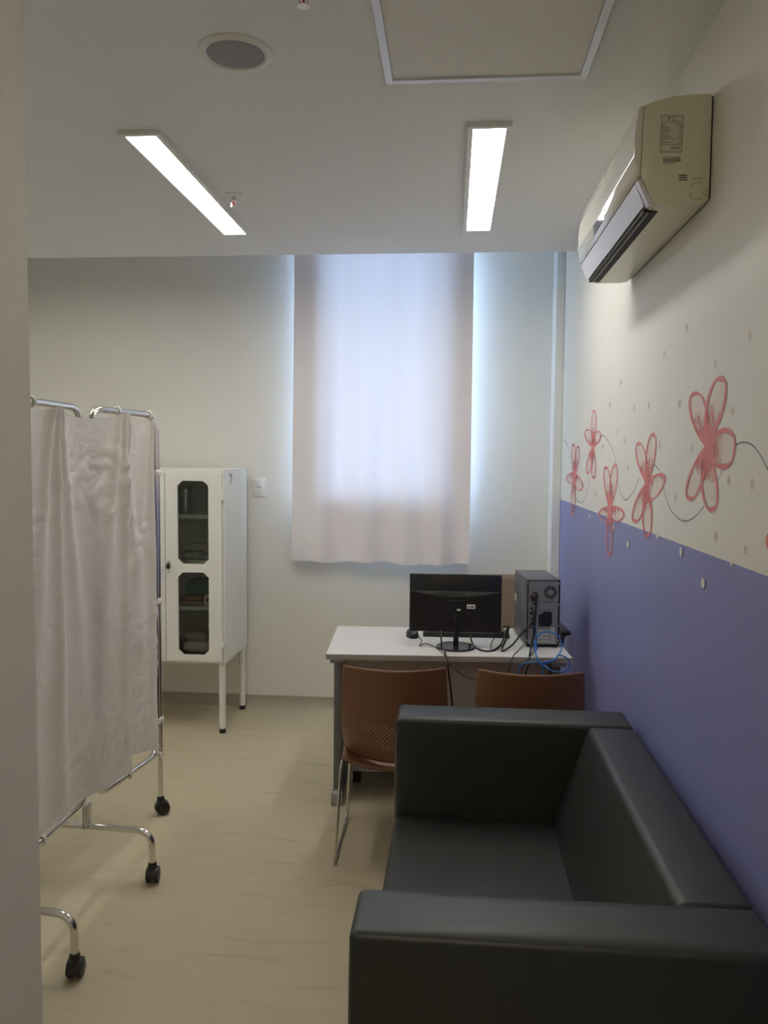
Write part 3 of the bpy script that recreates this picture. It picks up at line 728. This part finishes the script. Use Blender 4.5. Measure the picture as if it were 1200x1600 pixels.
def polyline(pts):
    pts = [Vector(p) for p in pts]; L = [0]
    for a, b in zip(pts, pts[1:]): L.append(L[-1]+(b-a).length)
    def f(u):
        s_ = u*L[-1]
        for i in range(len(pts)-1):
            if s_ <= L[i+1]+1e-9:
                k = (s_-L[i])/(L[i+1]-L[i]); return pts[i].lerp(pts[i+1], k)
        return pts[-1]
    return f, L[-1]
def screen_cloth(path, topz, botz, ties, sag, amp, seed, off):
    f, LN = polyline(path)
    def fn(u, v):
        p = f(u); q = f(min(1, u+0.01))-f(max(0, u-0.01)); q.normalize(); n = Vector((q.y, -q.x, 0))   # towards the camera side (+x)
        # top edge hangs between ties
        g = 1.0
        for i in range(len(ties)-1):
            a, b = ties[i], ties[i+1]
            if a <= u <= b+1e-9:
                k = (u-a)/(b-a); g = 1-4*k*(1-k)
                kk = k
        zt = topz-sag*(1-g)
        zb = botz(u)
        z = zt+(zb-zt)*v
        # straight stretched folds run down from the ties, diagonal folds between
        d = 0.0
        for tt in ties:
            dist = (u-tt)*LN
            wdt = 0.014+0.030*v
            d += amp*0.9*math.exp(-(dist/wdt)**2)*(1-0.35*v)
            for sgn in (-1, 1):
                c = tt*LN+sgn*(0.03+0.26*v*(1-0.35*v))
                d += amp*0.8*math.exp(-((u*LN-c)/(0.016+0.05*v))**2)*math.exp(-v*1.6)
        d += 0.010*noise.noise(Vector((u*LN*5+seed, z*1.6, seed)))
        d += 0.004*noise.noise(Vector((u*LN*9, z*5+seed, 2.0)))
        cr = noise.noise(Vector((u*LN*10+z*5, z*15-u*LN*9, seed+4)))
        d += 0.011*(abs(cr))*max(0, noise.noise(Vector((u*LN*3, z*3, seed+20)))+0.25)*2
        d += 0.0007*abs(noise.noise(Vector((u*LN*34+z*10, z*40, seed+8))))
        return p+n*(off+d)+Vector((0, 0, z-p.z))
    return fn
tie_r = hin1.lerp(out1, 0.12)
c1 = screen_cloth(catmull([near0, near0.lerp(hin0, 0.5), near0.lerp(hin0, 0.86)+Vector((0.004, 0, 0)), hin1.lerp(out1, 0.16)+Vector((0.012, 0, 0)), hin1.lerp(out1, 0.44)], 8), ZTOP-0.006, lambda u: 0.328-0.05*max(0, u-0.8), [0.0, 0.44, 0.95], 0.034, 0.032, 1.0, 0.019)
grid_mesh('cloth_panel', c1, 150, 200, M_SCREEN, scr)
c2 = screen_cloth([hin1.lerp(out1, 0.36), hin1.lerp(out1, 0.945)], ZTOP-0.012, lambda u: 0.385-0.06*u, [0.0, 0.93], 0.045, 0.024, 5.0, 0.004)
grid_mesh('cloth_panel', c2, 90, 180, M_SCREEN, scr)
c3 = screen_cloth([far1, near1], ZTOP-0.012, lambda u: 0.30, [0.0, 1.0], 0.035, 0.018, 9.0, 0.006)
grid_mesh('cloth_panel', c3, 80, 120, M_SCREEN, scr)
# cloth ties looped over the rails
def tie(p, z, axis):
    ring = [Vector((p.x, p.y, z))+(Vector((0, 0, 1))*math.cos(k*math.pi/6)+Vector((axis.y, -axis.x, 0))*math.sin(k*math.pi/6))*(TR+0.003) for k in range(12)]
    return tube('cloth_tie', ring, [0.0055]*12, M_TIE, scr, 6, True)
ax0 = (hin0-near0).normalized(); ax1 = (out1-hin1).normalized()
for p, z, a in ((near0.lerp(hin0, 0.43), ZTOP, ax0), (near0.lerp(hin0, 0.06), ZTOP, ax0), (hin1.lerp(out1, 0.38), ZTOP, ax1), (hin1.lerp(out1, 0.90), ZTOP-0.002, ax1), (near0.lerp(hin0, 0.45), ZBOT, ax0), (hin1.lerp(out1, 0.48), ZBOT, ax1), (hin1.lerp(out1, 0.95), ZBOT+0.015, ax1)):
    tie(p, z, a)
for k, e in enumerate(((0.012, -0.004, -0.022), (0.020, 0.010, -0.012), (0.004, 0.016, -0.028))):
    p = hin1.lerp(out1, 0.97)+Vector((0.014, 0, ZBOT+0.012))
    tube('tie_end', [p, p+Vector(e)*0.6+Vector((0.004, 0, 0.004)), p+Vector(e)*1.3], 0.0025, M_TIE, scr, 6)

# ================================================================== DESK
DA = math.radians(3.2)
dk = thing('office_desk', 'pale grey laminate desk carrying the computer', 'desk', (-0.555, 3.537, 0), DA)
DW, DD, DZ = 1.104, 0.612, 0.74
box('desk_top', 0, DW, 0.0015, DD, DZ-0.025, DZ, M_DESK, dk, bev=0.0015, seg=1)
box('edge_band', 0, DW, 0, 0.0015, DZ-0.0245, DZ-0.0005, M_DESKEDGE, dk)
for i, x in enumerate((0.024, DW-0.066)):
    lg = box('leg', x, x+0.040, 0.135, 0.47, 0.065, DZ-0.060, M_GREYMETAL, dk, bev=0.006)
    box('foot', x-0.004, x+0.044, 0.11, 0.55, 0.012, 0.065, M_GREYMETAL, lg, bev=0.008)
    for y0, y1 in ((0.085, 0.112), (0.548, 0.575)): box('foot_cap', x-0.007, x+0.047, y0, y1, 0.0, 0.066, M_GREYCAP, lg, bev=0.008)
    box('top_bracket', x-0.012, x+0.052, 0.07, 0.54, DZ-0.060, DZ-0.025, M_GREYCAP, lg, bev=0.004)
box('modesty_panel', 0.066, DW-0.068, 0.205, 0.223, 0.27, DZ-0.026, M_PANEL, dk)

pd = thing('drawer_pedestal', 'low grey drawer pedestal on casters under the desk', 'drawer unit', (-0.49, 3.86, 0), DA)
box('carcass', 0.0, 0.40, 0.0, 0.46, 0.075, 0.58, M_DESK, pd, bev=0.002, seg=1)
for k in range(3): 
    d = box('drawer_front', 0.003, 0.397, 0.46, 0.478, 0.08+k*0.167, 0.08+k*0.167+0.162, M_DESK, pd, bev=0.001, seg=1)
    box('handle', 0.14, 0.26, 0.478, 0.492, 0.08+k*0.167+0.12, 0.08+k*0.167+0.132, M_GREYCAP, d, bev=0.002)
for x in (0.04, 0.36):
    for y in (0.05, 0.41):
        c = bpy.data.objects.new('caster', None); COL.objects.link(c); c.parent = pd; c.location = (x, y, 0)
        for s_ in (-1, 1): lathe('wheel', [(0.0, -0.008), (0.022, -0.009), (0.025, 0.0), (0.022, 0.009), (0.0, 0.008)], M_BLACK, c, 18, (s_*0.011, 0, 0.025), 'X')
        box('caster_hood', -0.02, 0.02, -0.022, 0.022, 0.035, 0.075, M_BLACK, c, bev=0.006)

# ================================================================== VISITOR CHAIRS
def make_chair(label):
    ch = thing('visitor_chair', label, 'chair', (0, 0, 0), 0, 'brown plastic chairs before the desk')
    W = 0.215
    def back(u, v):
        s_ = 2*u-1
        hw = W*(1.0-0.07*(v**2)+0.0*v) if v > 0.35 else W*(0.955+0.045*(v/0.35))
        x = s_*hw
        z = 0.430+0.383*v - 0.022*(1-s_*s_)*max(0, 1-v*3.0)
        lean = -0.030-0.075*v+0.05*max(0, 1-v*2.2)**2
        curve = 0.075*abs(s_)**2.0*(0.9+0.1*v)+0.03*max(0, abs(s_)-0.86)/0.14*max(0, 1-v*1.4)
        zz = z-0.006*(1-abs(s_))*0
        return Vector((x, lean+curve, zz))
    # shell with real perforations in the lower half
    NU, NV = 46, 44
    bm = bmesh.new()
    V = [[bm.verts.new(back(i/NU, j/NV)) for j in range(NV+1)] for i in range(NU+1)]
    for i in range(NU):
        for j in range(NV):
            q = [V[i][j], V[i+1][j], V[i+1][j+1], V[i][j+1]]
            mid = abs((i+0.5)/NU*2-1)
            top = 16+int(mid*7); bot = 6+int(mid*4)
            if 4 <= i < NU-4 and bot <= j <= top and (i+j) % 2 == 0:
                c = sum((p.co for p in q), Vector())/4
                inn = [bm.verts.new(c.lerp(p.co, 0.62)) for p in q]
                for k in range(4): bm.faces.new((q[k], q[(k+1) % 4], inn[(k+1) % 4], inn[k]))
            else: bm.faces.new(q)
    o = build('backrest', bm, M_CHAIR, ch, angle=180)
    md = o.modifiers.new('thickness', 'SOLIDIFY'); md.thickness = 0.006; md.offset = 0
    def seat(u, v):
        s_ = 2*u-1
        hw = 0.205+0.015*math.sin(v*math.pi)
        y = 0.005+0.425*v
        z = 0.410+0.030*math.sin(v*math.pi*0.9)*0.4 - 0.030*max(0, v-0.82)/0.18+0.012*abs(s_)**3-0.030*(1-s_*s_)*max(0, 1-v*5)
        return Vector((s_*hw*(1-0.10*max(0, v-0.85)/0.15), y, z))
    grid_mesh('seat', seat, 24, 24, M_CHAIR, ch, 0.012)
    for s_ in (-1, 1):
        P = [(s_*0.195, 0.10, 0.408), (s_*0.212, 0.03, 0.405), (s_*0.232, -0.03, 0.008), (s_*0.232, 0.40, 0.008), (s_*0.212, 0.37, 0.402), (s_*0.195, 0.30, 0.408)]
        tube('sled_leg', fillet(P, 0.035, 6), 0.0065, M_CHROME, ch, 10)
        for y in (0.03, 0.32): box('glide', s_*0.232-0.009, s_*0.232+0.009, y-0.02, y+0.02, 0.0, 0.014, M_GREYCAP, ch, bev=0.003)
    for y in (0.10, 0.30): tube('seat_rail', [(-0.195, y, 0.408), (0.195, y, 0.408)], 0.0065, M_CHROME, ch, 10)
    return ch
chair = make_chair('brown plastic visitor chair before the desk, left of the trailing monitor cable')
chair.location = (-0.215, 3.115, 0); chair.rotation_euler = (0, 0, math.radians(0.5))
ch2 = copy_tree(chair)
ch2['label'] = 'brown plastic visitor chair behind the sofa, close to the blue wall'
ch2.location = (0.312, 3.115, 0); ch2.rotation_euler = (0, 0, 0)
chair['label'] = 'brown plastic visitor chair before the desk, farther from the blue wall'

# desk chair on the window side
oc = thing('desk_chair', 'tan backed swivel chair with black armrests behind the desk', 'chair', (0.335, 4.43, 0), math.radians(4))
def ocback(u, v):
    s_ = 2*u-1
    hw = 0.225*(1-0.10*abs(2*v-1)**3)
    return Vector((s_*hw, 0.245+0.05*v-0.06*s_*s_, 0.50+0.45*v))
grid_mesh('backrest', ocback, 16, 16, M_TANCHAIR, oc, 0.05)
box('seat', -0.235, 0.235, -0.21, 0.22, 0.43, 0.50, M_TANCHAIR, oc, bev=0.03, seg=4)
tube('back_bar', fillet([(0, 0.0, 0.425), (0, 0.30, 0.425), (0, 0.325, 0.62)], 0.08), 0.016, M_BLACK, oc, 10)
for s_ in (-1, 1):
    ar = tube('armrest', fillet([(s_*0.20, 0.02, 0.42), (s_*0.262, 0.02, 0.42), (s_*0.268, -0.06, 0.66), (s_*0.262, -0.16, 0.70), (s_*0.262, 0.08, 0.70)], 0.05), 0.014, M_BLACK, oc, 10)
    box('arm_pad', s_*0.262-0.026, s_*0.262+0.026, -0.19, 0.07, 0.695, 0.722, M_BLACK, ar, bev=0.011, seg=3)
lathe('gas_lift', [(0.0, 0.09), (0.028, 0.09), (0.028, 0.25), (0.018, 0.25), (0.018, 0.43), (0.0, 0.43)], M_BLACK, oc, 16)
for k in range(5):
    a = k*2*math.pi/5+0.3
    tube('base_arm', [(0, 0, 0.115), (0.26*math.cos(a), 0.26*math.sin(a), 0.075)], [0.026, 0.014], M_BLACK, oc, 8)
    lathe('wheel', [(0.0, -0.02), (0.022, -0.02), (0.027, 0.0), (0.022, 0.02), (0.0, 0.02)], M_BLACK, oc, 16, (0.26*math.cos(a), 0.26*math.sin(a), 0.027), 'X')

# ================================================================== COMPUTER
mo = thing('computer_monitor', 'black computer monitor turned to the window, on the desk', 'monitor', (0.028, 3.735, DZ), math.radians(1.0))
lathe('stand_base', [(0.0, 0.0), (0.090, 0.0), (0.092, 0.004), (0.090, 0.009), (0.03, 0.013), (0.0, 0.013)], M_GLOSSBLK, mo, 40)
box('stand_post', -0.0125, 0.0125, -0.012, 0.014, 0.010, 0.16, M_GLOSSBLK, mo, bev=0.004)
mx0, mx1 = -0.2195, 0.2105
box('screen_housing', mx0, mx1, 0.016, 0.034, 0.070, 0.343, M_GLOSSBLK, mo, bev=0.004)
box('display_screen', mx0+0.008, mx1-0.008, 0.0335, 0.0346, 0.080, 0.335, M_BLACKMATT, mo)
# lower rear housing with the arched top edge
pts = [(mx0+0.012, 0.076), (mx1-0.012, 0.076), (mx1-0.008, 0.262)] + [(mx1-0.008-(mx1-mx0-0.016)*k/14, 0.262-0.024*math.sin(math.pi*k/14)) for k in range(1, 14)] + [(mx0+0.008, 0.262)]
prism('rear_cover', pts, -0.006, 0.0165, 'Y', M_BLACK, mo, bev=0.0)
pts = [(mx0+0.008, 0.2625)] + [(mx0+0.008+(mx1-mx0-0.016)*k/14, 0.2625-0.0235*math.sin(math.pi*k/14)) for k in range(1, 14)] + [(mx1-0.008, 0.2625)]
prism('rear_ledge', pts, 0.0135, 0.0158, 'Y', mat('grey black plastic', (0.11, 0.112, 0.105), 0.5), mo)
for k in range(22): box('vent_slot', -0.100+k*0.0065, -0.0975+k*0.0065, 0.0130, 0.0136, 0.2425, 0.2585, M_BLACKMATT, mo)
box('mount_plate', -0.045, 0.040, -0.010, -0.005, 0.135, 0.225, M_BLACKMATT, mo, bev=0.002, seg=1)
o = box('white_sticker', 0.048, 0.088, -0.0072, -0.0060, 0.186, 0.206, M_PAPER, mo); 
for k, (a, b) in enumerate(((0.053, 0.060), (0.064, 0.082))): box('sticker_print', a, b, -0.0078, -0.0072, 0.191+0.002*k, 0.1965+0.002*k, M_INK, mo)
box('small_sticker', 0.002, 0.020, -0.0112, -0.0100, 0.176, 0.185, M_PAPER, mo)

pc = thing('computer_tower', 'dark computer tower with its ports turned out, on the desk', 'computer', (0.436, 3.79, DZ), math.radians(5.5))
pw, pdp, ph = 0.078, 0.335, 0.320
box('case', -pw, pw, 0.006, pdp, 0.006, ph, M_PCSIDE, pc, bev=0.003)
for x in (-0.06, 0.06):
    for y in (0.03, 0.29): box('foot', x-0.012, x+0.012, y-0.012, y+0.012, 0, 0.007, M_BLACK, pc)
box('rear_rim', -pw+0.001, pw-0.001, 0.0005, 0.0062, 0.008, ph-0.002, M_BLACKMATT, pc, bev=0.001, seg=1)
box('rear_plate', -pw+0.007, pw-0.010, -0.002, 0.0008, 0.016, ph-0.006, M_GALV, pc)
# power supply fan
FX, FZ = 0.030, 0.262
lathe('fan_opening', [(0.0, -0.0005), (0.032, -0.0005), (0.032, 0.0004), (0.0, 0.0004)], M_BLACKMATT, pc, 32, (FX, -0.0024, FZ), 'Y')
for r in (0.030, 0.0225, 0.0155):
    tube('fan_ring', [(FX+r*math.cos(k*math.pi/14), -0.0035, FZ+r*math.sin(k*math.pi/14)) for k in range(28)], 0.0010, M_GALV, pc, 6, True)
for k in range(6):
    a = k*math.pi/3+0.3
    tube('fan_spoke', [(FX+0.011*math.cos(a), -0.0035, FZ+0.011*math.sin(a)), (FX+0.031*math.cos(a), -0.0035, FZ+0.031*math.sin(a))], 0.0009, M_GALV, pc, 6)
lathe('fan_hub', [(0.0, -0.0015), (0.0125, -0.0015), (0.0125, 0.0), (0.0, 0.0)], M_GALV, pc, 20, (FX, -0.0028, FZ), 'Y')
pl = lathe('power_plug', [(0.0, -0.022), (0.008, -0.020), (0.0165, -0.012), (0.019, -0.004), (0.019, 0.0), (0.0, 0.0)], M_RUBBER, pc, 18, (-0.046, -0.002, 0.240), 'Y'); 
box('voltage_switch', -0.052, -0.040, -0.0045, -0.002, 0.259, 0.264, mat('red switch', (0.35, 0.02, 0.02), 0.4), pc)
box('seam_line', -pw+0.009, pw-0.012, -0.0032, -0.002, 0.217, 0.2185, M_BLACKMATT, pc)
# port block
for i, (x, z, w, h) in enumerate(((-0.050, 0.207, 0.005, 0.010), (-0.042, 0.207, 0.005, 0.010), (-0.058, 0.186, 0.011, 0.011), (-0.058, 0.163, 0.012, 0.016), (-0.052, 0.135, 0.020, 0.012), (-0.052, 0.112, 0.014, 0.014), (-0.052, 0.094, 0.010, 0.010))):
    box('port', x-w/2, x+w/2, -0.0040, -0.002, z-h/2, z+h/2, M_BLACKMATT, pc)
box('frame_strip', -0.0305, -0.0265, -0.0045, -0.002, 0.09, 0.212, M_STEEL, pc)
box('upper_lid', -0.022, 0.052, -0.0040, -0.002, 0.180, 0.212, M_GALV, pc, bev=0.001, seg=1)
prism('rear_fan_grille', [(-0.022, 0.100), (0.030, 0.100), (0.040, 0.112), (0.040, 0.160), (0.034, 0.170), (0.0, 0.170), (-0.008, 0.160), (-0.022, 0.155)], -0.0040, -0.002, 'Y', M_BLACK, pc)
for x, z in ((-0.016, 0.166), (0.046, 0.164), (-0.016, 0.097), (0.046, 0.100)): lathe('screw', [(0.0, -0.002), (0.004, -0.0015), (0.0045, 0.0), (0.0, 0.0)], M_STEEL, pc, 10, (x, -0.002, z), 'Y')
for k in range(4): box('slot_cover', -0.030, 0.030, -0.0048, -0.002, 0.022+k*0.017, 0.022+k*0.017+0.0125, M_SLOT, pc, bev=0.0015, seg=1)
box('slot_clamp', 0.034, 0.054, -0.010, -0.002, 0.020, 0.096, M_SLOT, pc, bev=0.002)
for z in (0.30, 0.20, 0.10, 0.03): 
    for s_ in (-1, 1): box('case_screw', s_*0.0715-0.003, s_*0.0715+0.003, -0.002, 0.001, z, z+0.006, M_STEEL, pc)
box('side_sticker', -pw-0.0006, -pw, 0.285, 0.315, 0.17, 0.205, M_PAPER, pc)

kb = thing('keyboard', 'black keyboard lying behind the monitor', 'keyboard', (0.080, 3.955, DZ), math.radians(2.0))
KL, KD = 0.213, 0.135
prism('tray', [(0.0, 0.0), (KD, 0.0), (KD, 0.010), (0.012, 0.024), (0.0, 0.022)], -KL, KL, 'X', M_BLACK, kb, bev=0.002)
for r in range(5):
    for k in range(18):
        x = -KL+0.012+k*0.0224; y = 0.010+r*0.0235; z = 0.0238-(y-0.012)*0.1138
        bm = bmesh.new(); add_box(bm, x, x+0.0195, y, y+0.019, z-0.002, z+0.007, 0.002, 1); build('key', bm, M_KEY, kb)
ms = thing('computer_mouse', 'black mouse lying beside the keyboard', 'mouse', (-0.186, 3.945, DZ), math.radians(12))
def mfn(u, v):
    a = u*2*math.pi; r = v
    x = 0.031*math.cos(a)*math.sin(r*math.pi/2)**0.7; y = 0.055*math.sin(a)*math.sin(r*math.pi/2)**0.7
    return Vector((x, y, 0.036*math.cos(r*math.pi/2)**0.6*(1+0.15*math.sin(a)*v)))
grid_mesh('mouse_shell', mfn, 28, 10, M_BLACK, ms)
box('scroll_wheel', -0.003, 0.003, 0.018, 0.032, 0.026, 0.036, M_GREYCAP, ms, bev=0.002)

# ------------------------------------------------------------------ cables
def cable(name, pts, r, m, label, cat='cable'):
    o = tube(name, catmull(pts, 8), r, m, None, 8)
    return tag(o, label, cat)
def dz(x, y, dzv=0.004): return at_z(x, y, DZ+dzv)
YE = 3.525
def drop(x, y, Yv=3.522): return at_y(x, y, Yv)
cable('power_cable', [at_y(688, 986, 3.722), dz(690, 1003), dz(693, 1013), at_z(696, 1022, DZ+0.006), drop(699, 1036), drop(702, 1060), drop(705, 1085), drop(707, 1110, 3.53), drop(705, 1140, 3.56), drop(700, 1175, 3.60)], 0.0042, M_RUBBER, 'thick black cable falling from the monitor over the desk edge')
cable('mouse_cable', [dz(655, 995), dz(659, 1001), dz(656, 1009), dz(664, 1005), dz(674, 1008), dz(684, 1014), at_z(694, 1023, DZ+0.004), drop(701, 1037), drop(716, 1050), drop(733, 1060), drop(747, 1064, 3.535), drop(760, 1075, 3.56)], 0.0018, M_RUBBER, 'thin black mouse cord trailing past the monitor base')
cable('monitor_cable', [at_y(733, 985, 3.722), dz(737, 1002), dz(744, 1012), dz(757, 1017), dz(771, 1016), dz(783, 1006, 0.02), at_y(790, 990, 3.80), at_y(795, 978, 3.82), at_y(792, 995, 3.80), dz(786, 1010), dz(785, 1017), dz(800, 1008, 0.02), at_y(815, 990, 3.76), at_y(829, 976, 3.75), at_y(834, 960, 3.765), at_y(832, 950, 3.785)], 0.0042, M_RUBBER, 'black display cable looping from monitor to computer tower')
cable('keyboard_cable', [dz(790, 985, 0.012), at_y(794, 980, 3.93), at_y(788, 979, 3.90), at_y(780, 987, 3.85), dz(769, 1002, 0.015), dz(767, 1012), dz(771, 1017), dz(782, 1010), dz(789, 1003, 0.006), dz(793, 992, 0.006)], 0.0025, M_RUBBER, 'thin black cord coiled at the keyboard end')
cable('power_cable', [at_y(838, 925, 3.745), at_y(837, 950, 3.74), at_y(835, 980, 3.74), dz(830, 1010, 0.02), at_z(828, 1020, DZ+0.006), drop(826, 1035, 3.555), drop(821, 1055, 3.56), drop(817, 1080, 3.58), drop(815, 1120, 3.62)], 0.0042, M_RUBBER, 'thick black cord hanging from the computer tower plug')
cable('thin_cable', [at_y(833, 968, 3.77), at_y(836, 985, 3.755), dz(833, 1010, 0.01), dz(834, 1018), dz(830, 1023, 0.006), drop(822, 1035, 3.556), drop(815, 1050, 3.56), drop(812, 1080, 3.58)], 0.0020, M_RUBBER, 'thin black cord hanging beside the thick tower cord')
cable('audio_cable', [dz(818, 1008), dz(810, 1016), dz(803, 1023, 0.005), drop(798, 1036, 3.55), drop(795, 1050, 3.552), drop(793, 1085, 3.57)], 0.0020, M_RUBBER, 'thin cord running over the desk edge left of the tower')
cable('network_cable', [at_y(836, 975, 3.77), at_y(838, 990, 3.752), at_y(838, 1010, 3.745), at_y(842, 1030, 3.70), at_y(848, 1038, 3.60), drop(862, 1048, 3.562), drop(876, 1050, 3.562), drop(887, 1045, 3.565), drop(890, 1036, 3.568), drop(884, 1027, 3.572), at_y(872, 1024, 3.578), at_y(868, 1030, 3.566), drop(850, 1035, 3.552), drop(835, 1035, 3.552), drop(818, 1037, 3.552), drop(811, 1045, 3.556), drop(811, 1060, 3.56), drop(815, 1090, 3.58)], 0.0032, M_BLUECABLE, 'blue network cable looping under the desk edge')
cable('network_cable', [at_y(837, 985, 3.765), at_y(839, 995, 3.735), at_y(846, 989, 3.72), at_y(856, 987, 3.71), at_y(870, 992, 3.70), at_y(877, 1003, 3.69), at_y(877, 1015, 3.67), at_y(869, 1028, 3.60), drop(855, 1036, 3.556), drop(845, 1038, 3.550), at_y(839, 1028, 3.555), at_y(836, 1012, 3.66), at_y(835, 1000, 3.71), at_y(837, 1020, 3.60), drop(843, 1036, 3.546), drop(849, 1044, 3.552), drop(847, 1056, 3.556), drop(845, 1090, 3.58)], 0.0032, M_BLUECABLE, 'blue network cable in a wide loop before the tower')

# ================================================================== SOFA
so = thing('leather_sofa', 'dark green grey two seat sofa against the blue wall', 'sofa', (0.222, 2.14, 0))
SX0, SX1 = -0.402, 0.392          # front, back (local x); wall at 0.433
SY0, SY1 = -0.712, 0.708
AZ = 0.74; AW = 0.168
def soft(name, x0, x1, y0, y1, z0, z1, bev, parent=so, seg=4, puff=0.0):
    bm = add_box(bmesh.new(), x0, x1, y0, y1, z0, z1, 0)
    bmesh.ops.subdivide_edges(bm, edges=bm.edges[:], cuts=7, use_grid_fill=True)
    if puff:
        c = Vector(((x0+x1)/2, (y0+y1)/2, (z0+z1)/2)); h = Vector(((x1-x0)/2, (y1-y0)/2, (z1-z0)/2))
        for v in bm.verts:
            q = Vector(((v.co.x-c.x)/h.x, (v.co.y-c.y)/h.y, (v.co.z-c.z)/h.z))
            for ax_ in range(3):
                if abs(abs(q[ax_])-1) < 1e-4:
                    o_ = [1-q[k]**2 for k in range(3) if k != ax_]
                    v.co[ax_] += math.copysign(puff*(max(0, o_[0])*max(0, o_[1]))**0.5, q[ax_])
    es = [e for e in bm.edges if len(e.link_faces) == 2 and e.calc_face_angle(0) > 0.9]
    bmesh.ops.bevel(bm, geom=es, offset=bev, segments=seg, profile=0.5, affect='EDGES', clamp_overlap=True)
    return build(name, bm, M_SOFA, parent, angle=60)
soft('armrest', SX0, SX1, SY0, SY0+AW, 0.06, AZ, 0.016, puff=0.004)
soft('armrest', SX0, SX1, SY1-AW, SY1, 0.06, AZ, 0.016, puff=0.004)
soft('seat_base', SX0+0.004, SX1-0.02, SY0+AW, SY1-AW, 0.06, 0.26, 0.012)
soft('seat_cushion', SX0+0.002, 0.21, SY0+AW+0.002, SY1-AW-0.002, 0.262, 0.405, 0.016, puff=0.006)
# sloping back cushion
y0, y1 = SY0+AW+0.003, SY1-AW-0.003
prof = [(0.125, 0.400), (0.243, AZ-0.004), (SX1, AZ-0.004), (SX1, 0.26), (0.15, 0.26)]
bm = add_prism(bmesh.new(), prof, y0, y1, 'Y')
bmesh.ops.bevel(bm, geom=bm.edges[:], offset=0.016, segments=4, profile=0.5, affect='EDGES', clamp_overlap=True)
build('back_cushion', bm, M_SOFA, so, angle=60)
for x in (SX0+0.06, SX1-0.06):
    for y in (SY0+0.07, SY1-0.07): lathe('foot', [(0.0, 0.0), (0.022, 0.0), (0.026, 0.06), (0.0, 0.06)], M_BLACK, so, 16, (x, y, 0))
